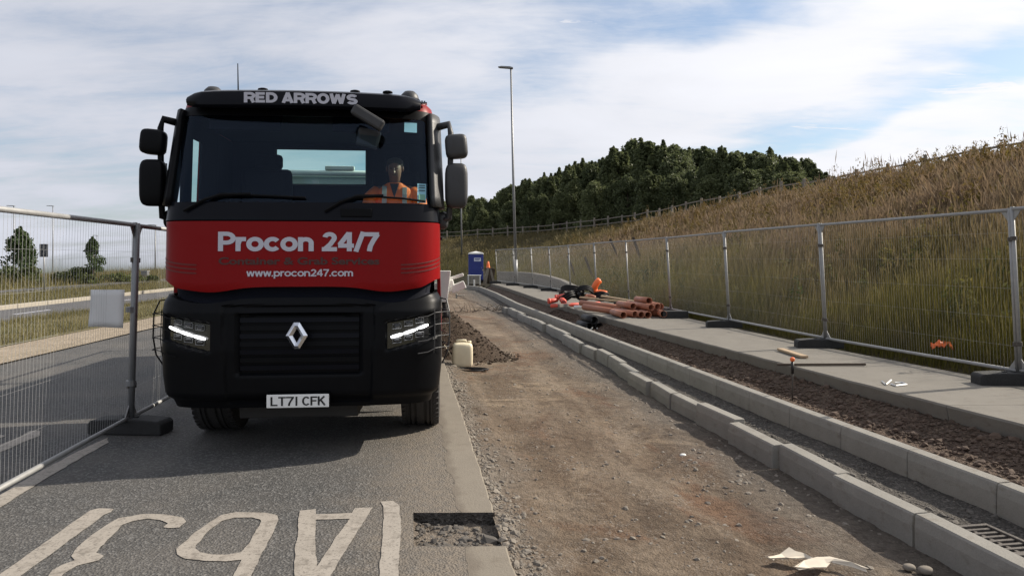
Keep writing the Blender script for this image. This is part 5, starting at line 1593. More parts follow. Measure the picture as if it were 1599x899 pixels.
fl = ['black rubber fence foot under the double post at the right edge', 'black rubber fence foot beside the plank on the footway', 'black rubber fence foot just right of the pipe bundle']
for i, p in enumerate(run[1:]):
    foot_block(p[0] - .12, p[1], ZS + .004, R(-6), fl[i] if i < 3 else 'black rubber foot in the far run of the right fence')
# left-hand run
A = Vector((-3.655, 6.86)); d = Vector((-.127, .992))
panel(A - d * 3.5, A, 'mesh fence panel on the left carrying the pale notice', 0, R(1.6))
panel(A + d * .02, A + d * 3.52, 'mesh fence panel running back beside the lorry', 0, R(1.6))
panel(A + d * 3.54, A + d * 7.04, 'mesh fence panel on the left behind the lorry')
foot_block(A.x + .02, A.y - .02, .004, R(-4), 'black rubber fence foot on the lane beside the lorry')
foot_block(A.x - .43, A.y + 3.46, .004, R(-4), 'black rubber fence foot behind the lorry on the left')
# heavier dark double post where two left-hand panels meet
dp = empty('steel_upright', (A.x + .028, A.y - .03, .10), 0, 'dark steel upright standing in the left rubber block', 'upright')
MB().tube([(0, 0, 0), (.06, 0, 1.88)], .026, 10).build('shaft', MT['lamp_grey'], dp, True)
MB().lathe([(.045, 0), (.045, .05)], 10, Matrix.Translation((0, 0, 1.05))).build('clamp', MT['lamp_grey'], dp)
MB().lathe([(.045, 0), (.045, .05)], 10, Matrix.Translation((0, 0, .35))).build('clamp', MT['lamp_grey'], dp)
# notice on the left fence
yy = 6.33; nx_ = -3.655 - .127 * (yy - 6.86) / .992
vs, fs = [], []
for i in range(7):
    for j in range(7):
        u_, v_ = i / 6, j / 6
        vs.append(((u_ - .5) * (.285 - .05 * v_ * 0 + .02 * (1 - v_)) - .012 * (1 - v_), .012 * math.sin(u_ * 5 + v_ * 3) - .03, 1.06 + .325 * v_ + .012 * u_ * (1 - v_) * -1))
for i in range(6):
    for j in range(6): fs.append((i * 7 + j, i * 7 + j + 7, i * 7 + j + 8, i * 7 + j + 1))
nt = mesh_obj('notice', vs, fs, MT['paper'], None, True)
nt.location = (nx_ + .03, yy, 0); nt.rotation_euler = (0, 0, R(3))
nt.modifiers.new('t', 'SOLIDIFY').thickness = .003
tag(nt, 'pale sheet of paper tied to the left mesh fence', 'notice')

# ------------------------------------------------------------------ lamp posts
def lamp_post(base, H, head, label, arm=.0, lean=0.0, r0=.115, group=None, mat='lamp_grey'):
    o = empty('street_lamp', base, 0, label, 'street lamp', group)
    k = lean
    MB().tube([(0, 0, 0), (0, 0, 1.3)], r0, 14).build('base_section', MT[mat], o, True)
    MB().tube([(0, 0, 1.28), (-k * H * .5, 0, H * .5), (-k * H, 0, H)], [r0 * .72, r0 * .58, r0 * .42], 12).build('pole', MT[mat], o, True)
    x = -k * H
    m = MB()
    s_ = head / .6
    m.prism([(x + .10 * s_, H - .03), (x - .1 * s_, H - .01), (x - .52 * s_, H + .03), (x - .60 * s_, H + .075), (x - .45 * s_, H + .11), (x - .05 * s_, H + .09), (x + .10 * s_, H + .04)], -.13, .13, Matrix.Rotation(R(90), 4, 'X'))
    m.build('lamp_head', MT['lamp_grey'], o, bevel=.015)
    return o
lamp_post((.20, 40.0, .34), 11.95, .72, 'tall grey street lamp standing in front of the right fence and wood', lean=.022)
lamp_post((-5.05, 72, .34), 11.9, .7, 'thin far street lamp half hidden by the lorry mirrors', lean=.006)
for (px, base, top, Y, lab) in ((22, 441, 322, 96, 'far street lamp at the left edge above the left tree'), (83, 441, 322, 112, 'far street lamp behind the dark road sign'),
                               (152, 441, 368, 150, 'small far street lamp just right of the second young tree'), (243, 441, 352, 86, 'pale lamp column beside the lorry on the left')):
    X = (px - 800) / F * Y; z0 = CH - (base - HY) * Y / F; H = (base - top) * Y / F
    lamp_post((X, Y, z0 - .6), H + .6, 1.0, lab, r0=.13)

# ------------------------------------------------------------------ low wall behind the far fence
m = MB(); wv, wf = [], []
wp = [(-.95, 47.5), (.22, 43.6), (1.05, 40.0), (1.7, 36.5), (2.2, 33.2), (2.55, 30.6), (2.62, 29.0)]
wpz = [.85, .90, .90, .84, .72, .54, .40]
for (x, y), zt in zip(wp, wpz):
    wv += [(x, y, -.1), (x - .03, y, zt - .05), (x, y, zt), (x + .22, y + .05, zt), (x + .25, y + .05, -.1)]
for i in range(len(wp) - 1):
    for e in range(4): wf.append((i * 5 + e, i * 5 + e + 1, i * 5 + e + 6, i * 5 + e + 5))
lw = mesh_obj('low_wall', wv, wf, MT['slab'])
tag(lw, 'low grey concrete wall sloping down behind the far fence', 'wall')

# ------------------------------------------------------------------ timber rail fence along the crest
def offset_pts(dist, s0, s1, stepl):
    out = []; acc = 0; seg = []
    for a, b in zip(TOE[:-1], TOE[1:]):
        L = np.hypot(*(b - a)); seg.append((acc, L, a, b)); acc += L
    P_ = []
    for s_ in np.arange(s0, s1, .5):
        for (a0, L, a, b) in seg:
            if a0 <= s_ < a0 + L:
                t = (s_ - a0) / L; dd = (b - a) / L
                P_.append(a + (b - a) * t + np.array([dd[1], -dd[0]]) * dist); break
    P_ = np.array(P_); P_ = np.stack([np.convolve(np.pad(P_[:, k], 8, 'edge'), np.ones(17) / 17, 'valid') for k in (0, 1)], -1)
    cum = np.concatenate([[0], np.cumsum(np.hypot(*np.diff(P_, axis=0).T))])
    q = np.arange(0, cum[-1], stepl)
    return [(float(np.interp(s_, cum, P_[:, 0])), float(np.interp(s_, cum, P_[:, 1]))) for s_ in q]
cp = offset_pts(12.9, 12, 104, 2.3)
cf = empty('timber_fence', (cp[0][0], cp[0][1], 0), 0, 'weathered post and rail fence along the crest of the bank', 'fence')
ox, oy = cp[0]
pm = MB().box((0, 0, .45), (.13, .13, 1.5)).build('fence_post', MT['wood_grey'], cf, bevel=.015)
first = True
zs = [float(z_bank(np.array([x]), np.array([y]))[0]) for x, y in cp]
for i, ((x, y), z) in enumerate(zip(cp, zs)):
    o = pm if first else pm.copy()
    if not first: COL.objects.link(o); o.parent = cf
    first = False
    o.location = (x - ox, y - oy, z - float(np.interp(y, [30, 48], [.42, .02])) + random.uniform(-.06, .06)); o.rotation_euler = (random.uniform(-.04, .04), random.uniform(-.04, .04), random.uniform(0, 1))
for i in range(len(cp) - 1):
    a = Vector((cp[i][0] - ox, cp[i][1] - oy, zs[i])); b = Vector((cp[i + 1][0] - ox, cp[i + 1][1] - oy, zs[i + 1]))
    for h in (.55, 1.0):
        c = (a + b) / 2 + Vector((0, 0, h - float(np.interp((cp[i][1] + cp[i + 1][1]) / 2, [30, 48], [.40, .0])))); dv = b - a
        o = MB().box((0, 0, 0), (dv.length + .06, .035, .075)).build('rail', MT['wood_grey'], cf)
        o.location = c; o.rotation_euler = dv.to_track_quat('X', 'Z').to_euler()

# ------------------------------------------------------------------ wood and other trees
def crown_mesh(name, H, rad, z0, nclump, per, leaf, mat, seed, pointy=1.0):
    r_ = np.random.default_rng(seed)
    ctr = []
    for k in range(nclump):
        t = r_.random() ** .8
        prof = (1 - t) ** (.55 * pointy + .15) * (0.35 + .65 * min(1, t * 5 + .35))
        a = r_.uniform(0, 6.283); rr = rad * prof * math.sqrt(r_.uniform(.25, 1.0))
        ctr.append((math.cos(a) * rr, math.sin(a) * rr, z0 + (H - z0) * t * .97, (.34 + .66 * prof) * rad * .42))
    for k in range(max(4, nclump // 3)):         # leading shoots
        a = r_.uniform(0, 6.283); rr = rad * r_.uniform(0, .55); top = H * r_.uniform(.86, 1.05) - rr * .9
        for q_ in range(3): ctr.append((math.cos(a) * rr, math.sin(a) * rr, top - q_ * rad * .16, rad * (.055 + .05 * q_)))
    ctr = np.array(ctr)
    idx = np.repeat(np.arange(len(ctr)), per); n = len(idx)
    dirn = r_.normal(size=(n, 3)); dirn /= np.linalg.norm(dirn, axis=1)[:, None]
    rr = r_.random(n) ** .45
    P_ = ctr[idx, :3] + dirn * (rr * ctr[idx, 3])[:, None] * np.array([1, 1, 1.15])
    P_[:, 2] = np.where(P_[:, 2] < z0 * .85, z0 * .85 + (z0 * .85 - P_[:, 2]) * .5, P_[:, 2])
    a = r_.normal(size=(n, 3)); a /= np.linalg.norm(a, axis=1)[:, None]
    b = np.cross(a, r_.normal(size=(n, 3))); b /= np.linalg.norm(b, axis=1)[:, None]
    s_ = leaf * r_.uniform(.6, 1.35, n)[:, None]
    t1 = np.stack([P_ - a * s_ * .5, P_ + b * s_ * .32, P_ + a * s_ * .5], 1); t2 = np.stack([P_ - a * s_ * .5, P_ + a * s_ * .5, P_ - b * s_ * .32], 1)
    tint = np.clip(r_.normal(.25, .11, n) + .25 * (r_.random(len(ctr))[idx] - .5), 0, 1)
    o = tri_soup(name, np.concatenate([t1, t2]), mat, np.concatenate([tint, tint]))
    return o
def tree_proto(H, rad, z0, nclump, per, leaf, mat, seed, pointy=1.0, r0=.16, name='tree', trunk_col='bark'):
    root = empty(name)
    rr = random.Random(seed)
    m = MB()
    m.tube([(0, 0, -.4), (.02, 0, H * .12), (rr.uniform(-.1, .1), rr.uniform(-.1, .1), H * .45), (0, 0, H * .9)], [r0 * 1.25, r0, r0 * .65, r0 * .12], 9)
    for k in range(9):
        a = rr.uniform(0, 6.283); z = H * (.18 + .07 * k); L = rad * rr.uniform(.5, .85) * (1 - k * .06)
        m.tube([(0, 0, z), (math.cos(a) * L * .5, math.sin(a) * L * .5, z + L * .45), (math.cos(a) * L, math.sin(a) * L, z + L * .8)], [r0 * .42, r0 * .26, r0 * .08], 6)
    m.build('trunk', MT[trunk_col], root, True)
    c = crown_mesh('crown', H, rad, z0, nclump, per, leaf, mat, seed, pointy); c.parent = root
    return root
kinds = [tree_proto(10, r_, .6, nc, 105, .30, MT['leaf_wood'], 100 + k, p_) for k, (r_, nc, p_) in enumerate(((2.3, 70, .75), (2.8, 84, .6), (2.0, 62, 1.0), (2.5, 74, .8), (3.1, 90, .5)))]
kuse = [False] * 5
YTOP = T([(560, 330), (640, 318), (690, 312), (735, 308), (800, 290), (870, 266), (940, 240), (1010, 222), (1060, 230), (1100, 228), (1150, 236), (1215, 235), (1250, 250), (1290, 270), (1330, 284)])
rt = random.Random(9); spots = []
def try_tree(px, dlo, dhi, fac):
    for _ in range(60):
        Y = rt.uniform(48, 112); X = (px - 800) / F * Y
        d = float(toe_dist(np.array([X]), np.array([Y]))[0][0])
        if dlo < d < dhi:
            spots.append((X, Y, px, fac)); return
for px in range(675, 1302, 17): try_tree(px + rt.uniform(-6, 6), 15.5, 20, .80)
for px in range(675, 1300, 14): try_tree(px + rt.uniform(-5, 5), 20, 30, 1.0)
for px in range(675, 1290, 20): try_tree(px + rt.uniform(-6, 6), 30, 42, 1.0)
for (X, Y, px, fac) in spots:
    zb = float(z_bank(np.array([X]), np.array([Y]))[0])
    zt = CH + (HY - YTOP(px)) * Y / F + rt.uniform(-.9, .45) * Y / 85
    H = max(1.8, (zt - zb) * fac * (rt.uniform(.78, 1.0) if fac < 1 else rt.uniform(.93, 1.02)))
    k = rt.randrange(5)
    o = kinds[k] if not kuse[k] else copy_tree(kinds[k]); kuse[k] = True
    s_ = H / 10
    o.location = (X, Y, zb - .1); o.rotation_euler = (0, 0, rt.uniform(0, 6.28)); sxy = max(s_, .55) * rt.uniform(.9, 1.25)
    o.scale = (sxy, sxy, s_)
    side = [w for lim, w in ((740, 'between lorry mirrors and toilet'), (790, 'just left of the tall lamp'), (830, 'just right of the tall lamp'), (880, 'left of the first stake'), (925, 'above the two left stakes'), (965, 'above the third stake'), (1010, 'above the rightmost stake'),
            (1060, 'above the pipe bundle'), (1110, 'right of the highest treetop'), (1160, 'above the third near fence post'), (1215, 'near the right end of the wood'), (1260, 'where the wood begins to drop'), (1400, 'at the thin right tip of the wood')) if px < lim][0]
    tag(o, 'dark green tree %s, %s' % (side, 'front row' if fac < 1 else 'rear rows'), 'tree', 'trees of the dark wood behind the bank')
for k in range(5):
    if not kuse[k]: bpy.data.objects.remove(kinds[k])
# young trees beyond the left carriageway
def place_px(o, px, base, Y, lift=0.0):
    o.location = ((px - 800) / F * Y, Y, CH - (base - HY) * Y / F + lift); return o
t1 = tree_proto(3.55, 1.05, 1.05, 60, 60, .17, MT['leaf_young'], 301, .75, .05, 'young_tree')
place_px(t1, 32, 447, 45); tag(t1, 'bushy young tree at the far left beyond the carriageway', 'tree', 'young trees on the left')
t2 = tree_proto(3.05, .75, 1.0, 42, 50, .15, MT['leaf_young'], 302, 1.0, .045, 'young_tree')
place_px(t2, 145, 447, 46); tag(t2, 'thin pointed young tree behind the mesh fence left of the lorry', 'tree', 'young trees on the left')
# shrubs
sh = [(18, 441, 44, 1.0, .9, 'round green shrub at the foot of the left young tree'), (46, 441, 44, .95, .8, 'shrub just right of the left young tree trunk'), (56, 443, 43, .45, .55, 'small dark shrub left of the road sign'),
      (104, 441, 46, .6, .9, 'low shrub at the left of the hedge between the young trees'), (120, 441, 46, .95, 1.0, 'tallest green shrub of the hedge left of the pointed young tree'), (138, 441, 46, .8, .9, 'shrub under the pointed young tree'),
      (172, 441, 50, .5, .8, 'low shrub right of the pointed young tree'), (190, 441, 50, .62, .9, 'low yellow-green shrub behind the paper notice'), (206, 441, 52, .55, .9, 'low shrub left of the dark fence post'), (238, 441, 52, .5, .6, 'small shrub at the foot of the pale lamp column')]
for i, (px, base, Y, H, rad, lab) in enumerate(sh):
    o = empty('shrub'); c = crown_mesh('foliage', H, rad, .02, 22, 46, .15, MT['leaf_hedge'], 400 + i, .35); c.parent = o
    m = MB()
    for a in (0, 2.1, 4.2): m.tube([(0, 0, -.1), (math.cos(a) * rad * .3, math.sin(a) * rad * .3, H * .6)], [.02, .008], 5)
    m.build('stem', MT['bark'], o)
    place_px(o, px, base + 2, Y); tag(o, lab, 'shrub', 'shrubs beyond the left carriageway')
# road sign, seen from behind, and a cabinet
rs = empty('road_sign', (-21.0, 32.2, 0.05), R(8), 'dark rectangular road sign on a thin post beyond the left fence', 'road sign')
MB().tube([(0, 0, 0), (0, 0, 2.3)], .03, 10).build('post', MT['lamp_grey'], rs, True)
sp = MB().box((0, -.04, 2.0), (.36, .02, .58)).build('sign_plate', MT['sign_dark'], rs, bevel=.01)
m = MB(); m.box((-.05, -.055, 2.12), (.03, .006, .2)).box((.02, -.055, 2.15), (.10, .006, .03)).box((.06, -.055, 1.98), (.03, .006, .16)).box((0, -.055, 1.86), (.12, .006, .03))
m.build('sign_mark', MT['lamp_grey'], sp)
cb = empty('cabinet', (0, 0, 0), 0, 'small pale box standing on the skyline beside the dark fence post', 'cabinet')
place_px(cb, 227, 441, 56)
MB().box((0, 0, .42), (.5, .35, .9)).build('housing', MT['lamp_grey'], cb, bevel=.02); MB().box((0, 0, .90), (.56, .4, .06)).build('lid', MT['galv'], cb)

# ------------------------------------------------------------------ dirt pile and jerrycan
pc = (-1.08, 13.0)
gx_ = np.linspace(-1.5, 1.5, 90)
Xg, Yg = np.meshgrid(gx_, gx_)
rr_ = np.hypot((Xg + .15) / 1.12, Yg / 1.0)
Zg = .92 * np.clip(1 - rr_, 0, 1) ** .92 + (.05 * fbm(Xg, Yg, 4, 201) + .035 * fbm(Xg, Yg, 14, 202)) * np.clip(2.2 - 2 * rr_, 0, 1) - .02
n = 90
dpile = mesh_obj('dirt_pile', np.stack([Xg, Yg, Zg], -1).reshape(-1, 3).tolist(), [(i * n + j, i * n + j + 1, (i + 1) * n + j + 1, (i + 1) * n + j) for i in range(n - 1) for j in range(n - 1) if min(rr_[i, j], rr_[i + 1, j + 1]) < 1.06], MT['pile'], None, True)
dpile.location = (pc[0], pc[1], -.10); tag(dpile, 'heap of dark brown soil beside the lorry behind the jerrycan', 'dirt pile')
n = 2200
a = rng.uniform(0, 6.283, n); q = rng.random(n) ** .6 * 1.25; x = q * np.cos(a) * 1.12 - .15; y = q * np.sin(a) * 1.0
z = np.maximum(.92 * np.clip(1 - q, 0, 1) ** .92, .0)
cl_ = stones('soil_clods', np.stack([x, y, z], -1), rng.gamma(2.0, .0055, n), MT['pile'], None, None, dpile)

jc = empty('jerrycan', (-.80, 11.62, -.095), R(6), 'pale yellow plastic jerrycan standing in front of the soil heap', 'jerrycan')
b = blob('can_body', (0, 0, .20), (.33, .24, .40), MT['can'], jc, 5.5)
m = MB()
m.tube([(-.10, 0, .385), (-.09, 0, .435), (.05, 0, .435), (.06, 0, .385)], .018, 8).build('handle', MT['can'], jc, True)
MB().lathe([(.032, 0), (.032, .035), (.028, .04)], 14, Matrix.Translation((.11, 0, .385))).build('cap', MT['can'], jc, True)
MB().tube([(-.30, .02, .36), (-.27, .0, .33), (-.22, -.02, .26), (-.175, -.03, .16), (-.165, -.04, .08)], .006, 6).build('hose', MT['can'], jc, True)
hc = MB()
random.seed(3)
pp = []
for k in range(46):
    t = k / 45 * 2 * math.pi * 2.3
    pp.append((.05 + (.26 + .03 * math.sin(t * 1.7)) * math.cos(t), (.13 + .02 * math.cos(t * 2.3)) * math.sin(t), .012 + .02 * k / 45))
o = hc.tube(pp, .011, 6).build('hose_coil', MT['black_pipe'], None, True); o.location = (-.70, 11.28, -.10); tag(o, 'dark hose coiled flat on the dirt in front of the jerrycan', 'hose')

# ------------------------------------------------------------------ pipes and fittings
def pipe_mesh(L, r, t=.008, n=16):
    m = MB(); prof = [(r, 0), (r, L), (r - t, L), (r - t, 0)]
    m.lathe(prof, n, Matrix.Rotation(R(90), 4, 'X') @ Matrix.Translation((0, 0, -L / 2)), True)
    me = bpy.data.meshes.new('drain_pipe'); me.from_pydata(m.v, [], m.f); me.materials.append(MT['clay'])
    me.polygons.foreach_set('use_smooth', [True] * len(me.polygons)); me.update(); return me
PM = [pipe_mesh(1.5, .082), pipe_mesh(1.05, .082), pipe_mesh(.8, .105)]
base_x, base_y = 3.22, 18.2
rows = [[(-.62, 0), (-.40, 0), (-.18, 0), (.04, 0), (.26, 0), (.48, 0)], [(-.30, .165), (.02, .165), (.26, .165), (.46, .16)], [(.14, .30)]]
random.seed(12)
k = 0
for r_, row in enumerate(rows):
    for (dx, dz) in row:
        ln = random.choice([0, 0, 1, 1]); o = link_mesh('drain_pipe', PM[ln])
        o.location = (base_x + dx * .95, base_y + random.uniform(-.4, .4) + dx * .35, ZS + .092 + dz); o.rotation_euler = (R(random.uniform(-2, 2)), random.uniform(0, 3), R(10 + random.uniform(-14, 14)))
        tag(o, 'short clay-orange drainage pipe in the bundle on the footway, %s' % ('bottom layer' if r_ == 0 else 'upper layers'), 'pipe', 'clay-orange pipes of the bundle')
for (x, y, a, ln, lab) in ((2.42, 19.0, 38, 0, 'orange drainage pipe lying apart at the left of the bundle, lower one'), (2.46, 19.9, 42, 0, 'orange drainage pipe lying apart at the left of the bundle, upper one'), (3.62, 19.2, 70, 1, 'orange drainage pipe slanting out behind the bundle')):
    o = link_mesh('drain_pipe', PM[ln]); o.location = (x, y, ZS + .095 + (.06 if y > 19.5 else 0)); o.rotation_euler = (R(3), 0, R(a)); tag(o, lab, 'pipe', 'clay-orange pipes of the bundle')
o = MB().box((0, 0, .03), (.09, 2.2, .05)).build('timber_batten', MT['wood'], None, bevel=.005); o.location = (3.05, 21.5, ZS + .16); o.rotation_euler = (R(4), 0, R(62)); tag(o, 'pale timber batten lying between the pipe bundle and the fittings heap', 'batten')
o = MB().box((0, 0, .03), (.09, 1.9, .05)).build('timber_batten', MT['wood'], None, bevel=.005); o.location = (3.35, 20.6, ZS + .22); o.rotation_euler = (R(6), 0, R(48)); tag(o, 'pale timber batten propped behind the pipe bundle', 'batten')
# bottom block beside the bundle
o = MB().box((0, 0, .09), (.62, .30, .18)).build('rubber_block', MT['rubber'], None, bevel=.02); o.location = (3.95, 17.45, ZS + .004); tag(o, 'black rubber block at the right end of the pipe bundle', 'block')
# heap of fittings
def bend(name, loc, rot, r, R_, ang, mat, label, group='pipe fittings in the heap'):
    m = MB(); pts = [(R_ * (1 - math.cos(t)), 0, R_ * math.sin(t)) for t in np.linspace(0, R(ang), 9)]
    m.tube(pts, r, 14, cap=False)
    m.lathe([(r * 1.18, -.05), (r * 1.18, .03), (r * .95, .03), (r * .95, -.05)], 14, None, True)
    o = m.build(name, mat, None, True); o.location = loc; o.rotation_euler = rot
    o.modifiers.new('t', 'SOLIDIFY').thickness = .008
    return tag(o, label, 'pipe fitting', group)
hy = 23.2
bend('pipe_bend', (2.65, hy, ZS + .45), (R(20), R(-10), R(40)), .105, .30, 70, MT['orange'], 'bright orange pipe bend standing on top of the fittings heap')
bend('pipe_bend', (2.82, hy - .2, ZS + .35), (R(70), R(40), R(10)), .095, .26, 60, MT['orange'], 'orange pipe bend lying right of the standing bend')
bend('pipe_bend', (1.42, hy - .4, ZS + .22), (R(80), 0, R(80)), .085, .40, 80, MT['red_pipe'], 'red curved pipe bend at the left of the fittings heap')
bend('pipe_bend', (1.18, hy - .6, ZS + .12), (R(85), 0, R(100)), .075, .30, 60, MT['red_pipe'], 'low red pipe bend at the far left of the fittings heap')
bend('pipe_bend', (1.60, hy - 1.0, ZS + .12), (R(60), R(20), R(160)), .075, .22, 60, MT['red_pipe'], 'small red pipe bend at the front left of the fittings heap')
bend('pipe_bend', (2.38, hy - .5, ZS + .25), (R(50), R(60), R(30)), .07, .25, 60, MT['clay'], 'dull red pipe bend below the standing orange bend')
for i, (x, y, z, r_, lab) in enumerate(((1.95, hy, .34, .36, 'largest black pipe coil in the fittings heap'), (2.32, hy - .15, .30, .28, 'black pipe coil below the standing orange bend'), (2.85, hy - .3, .2, .22, 'small black pipe coil at the right of the heap'), (1.75, hy - .4, .2, .24, 'black pipe coil at the left of the heap'))):
    m = MB()
    for k in range(5):
        m.tube([(math.cos(t) * (r_ - .02 * (k % 2)), .035 * k - .08 + .01 * math.sin(3 * t), math.sin(t) * (r_ - .02 * (k % 2))) for t in np.linspace(0, 2 * math.pi, 25)[:-1]], .032, 7, closed=True)
    o = m.build('pipe_coil', MT['black_pipe'], None, True); o.location = (x, y, ZS + z + .06); o.rotation_euler = (R([70, 55, 80, 62][i]), R([10, -20, 15, 5][i]), R([10, -30, 50, 80][i]))
    tag(o, lab, 'pipe coil', 'black pipe coils')
o = MB().tube([(-.9, 0, .05), (.9, .1, .07)], .055, 12).build('drain_pipe', MT['red_pipe'], None, True); o.location = (1.95, 21.6, ZS + .01); o.rotation_euler = (0, 0, R(28)); tag(o, 'long red pipe lying in front of the fittings heap', 'pipe')
o = MB().tube([(-.55, 0, .05), (.55, .05, .05)], .05, 12).build('drain_pipe', MT['roof_white'], None, True); o.location = (2.28, 20.9, ZS + .01); o.rotation_euler = (0, 0, R(30)); tag(o, 'white pipe lying in front of the long red pipe', 'pipe')
o = MB().box((0, 0, .06), (.5, .12, .10)).build('concrete_offcut', MT['kerb'], None, bevel=.01); o.location = (1.55, 21.4, ZS + .004); o.rotation_euler = (0, 0, R(40)); tag(o, 'pale concrete offcut at the footway edge by the fittings heap', 'offcut')
# black bundle in the trench
bb = empty('pipe_bundle', (2.02, 17.6, -.10), R(12), 'black pipe bundle with two pale rims lying in the trench', 'pipe bundle')
for i, (x, z) in enumerate(((-.13, .10), (.13, .10), (0, .26))):
    MB().lathe([(.10, 0), (.10, .8), (.085, .8), (.085, 0)], 14, Matrix.Translation((x, 0, z)) @ Matrix.Rotation(R(-90), 4, 'X'), True).build('tube', MT['black_pipe'], bb, True)
for x in (-.13, .13): MB().tube([(x + .075 * math.cos(t), -.01, .10 + .075 * math.sin(t)) for t in np.linspace(R(200), R(350), 9)], .014, 6).build('pale_rim', MT['roof_white'], bb, True)

# ------------------------------------------------------------------ small things on the footway and in the trench
def plank(p, q, w, t, mat, label, name='plank', cat='plank'):
    p, q = Vector(p), Vector(q); dv = q - p
    o = MB().box((0, 0, 0), (dv.length, w, t)).build(name, mat, None, bevel=.004)
    o.location = (p + q) / 2; o.rotation_euler = dv.to_track_quat('X', 'Z').to_euler(); return tag(o, label, cat)
plank(G(1219, 545, ZS + .03), G(1257, 557, ZS + .03), .11, .035, MT['wood'], 'short pale plank lying on the footway near the fence foot')
plank(G(1214, 569, ZS + .02), G(1352, 568.5, ZS + .03), .035, .03, MT['wood_dark'], 'long thin batten lying across the footway edge', 'batten', 'batten')
pin = empty('marker_pin', (3.37, 8.62, -.05), 0, 'steel marker pin with an orange cap standing in the trench', 'marker pin')
MB().tube([(0, 0, 0), (0, 0, .50)], .010, 8).build('rod', MT['iron'], pin, True)
MB().tube([(0, 0, .33), (0, 0, .47)], .019, 8).build('sleeve', MT['ink'], pin, True)
blob('cap', (0, 0, .50), (.055, .055, .055), MT['orange'], pin, 2.4)
# sprayed mark on the slab
m = MB()
mk = [[(1378, 595), (1384, 600), (1392, 593)], [(1392, 599), (1400, 602), (1416, 600), (1410, 597), (1398, 597)]]
for pl_ in mk:
    m.tube([G(x, y, ZS + .012) for x, y in pl_], .011, 4)
m.build('spray_mark', MT['roof_white'], foot)
# orange scrap in the grass
vs, fs = [], []
for i in range(9):
    for j in range(6): vs.append(((i / 8 - .5) * .26, (j / 5 - .5) * .12, .05 + .05 * math.sin(i * 2.1 + j) * math.cos(j * 1.7 + i * .6) + .05 * (1 - (2 * i / 8 - 1) ** 2)))
for i in range(8):
    for j in range(5): fs.append((i * 6 + j, i * 6 + j + 6, i * 6 + j + 7, i * 6 + j + 1))
o = mesh_obj('plastic_bag', vs, fs, MT['orange'], None, True); o.modifiers.new('t', 'SOLIDIFY').thickness = .004
xb, yb_ = 5.93, 9.9
o.location = (xb, yb_, float(z_bank(np.array([xb]), np.array([yb_]))[0]) + .20); o.rotation_euler = (R(25), 0, R(-10)); tag(o, 'crumpled orange plastic scrap caught in the grass behind the fence', 'plastic')
# rag on the dirt
def rag(pts, w, label, seed):
    r_ = random.Random(seed); vs, fs = [], []
    for i, (x, y, z) in enumerate(pts):
        for j in range(5):
            ww = w[i]
            vs.append((x + r_.uniform(-.018, .018), y + (j / 4 - .5) * ww + r_.uniform(-.02, .02), z + .006 + r_.uniform(0, .028) * (1 if 0 < j < 4 else .3)))
    for i in range(len(pts) - 1):
        for j in range(4): fs.append((i * 5 + j, i * 5 + j + 5, i * 5 + j + 6, i * 5 + j + 1))
    o = mesh_obj('rag', vs, fs, MT['rag'], None, False); o.modifiers.new('t', 'SOLIDIFY').thickness = .004
    return tag(o, label, 'rag')
zr = -.135
rag([G(1205, 876, zr), G(1222, 870, zr), G(1240, 866, zr + .01), G(1256, 872, zr), G(1270, 876, zr)], [.02, .05, .10, .05, .03], 'smaller pale torn rag on the dirt, left one', 1)
rag([G(1243, 890, zr), G(1262, 884, zr), G(1285, 880, zr), G(1300, 879, zr), G(1325, 884, zr), G(1352, 893, zr)], [.05, .10, .10, .04, .04, .02], 'larger pale torn rag on the dirt, right one', 2)
for (px, py, s_, lab) in ((1420, 888, .036, 'grey cobble at the foot of the front kerb row, left one'), (1446, 893, .042, 'grey cobble at the foot of the front kerb row, right one'), (1067, 712, .03, 'small white stone chip on the dirt near the kerb row'), (702, 519, .0, '')):
    if not s_: continue
    p = G(px, py, -.17); o = blob('cobble', (p[0], p[1], p[2] + s_ * .3), (s_ * 2, s_ * 1.6, s_ * 1.1), MT['roof_white'] if 'white' in lab else MT['stone'], None, 2.3); tag(o, lab, 'stone')
# twigs
rt2 = random.Random(4)
for (px, py, lab) in ((728, 487, 'dry twigs on the dirt left of the kerb end'), (770, 485, 'dry twigs on the dirt next to the far kerb end')):
    p = G(px, py, -.12); m = MB()
    for k in range(22):
        a = rt2.uniform(0, 6.283); L = rt2.uniform(.15, .5); q = Vector((rt2.uniform(-.35, .35), rt2.uniform(-.3, .3), 0)); h = rt2.uniform(.02, .32)
        m.tube([q, q + Vector((math.cos(a) * L * .5, math.sin(a) * L * .5, h * .7)), q + Vector((math.cos(a) * L, math.sin(a) * L, h))], [.010, .007, .003], 5)
    o = m.build('twigs', MT['bark'], None); o.location = p; tag(o, lab, 'twigs')
o = MB().box((0, 0, .12), (.42, .16, .04)).box((-.17, 0, .09), (.08, .16, .22)).build('concrete_offcut', MT['kerb'], None, bevel=.01); o.location = (-2.42, 33.5, -.15); tag(o, 'pale angled concrete piece on the far dirt below the white stabiliser', 'offcut')

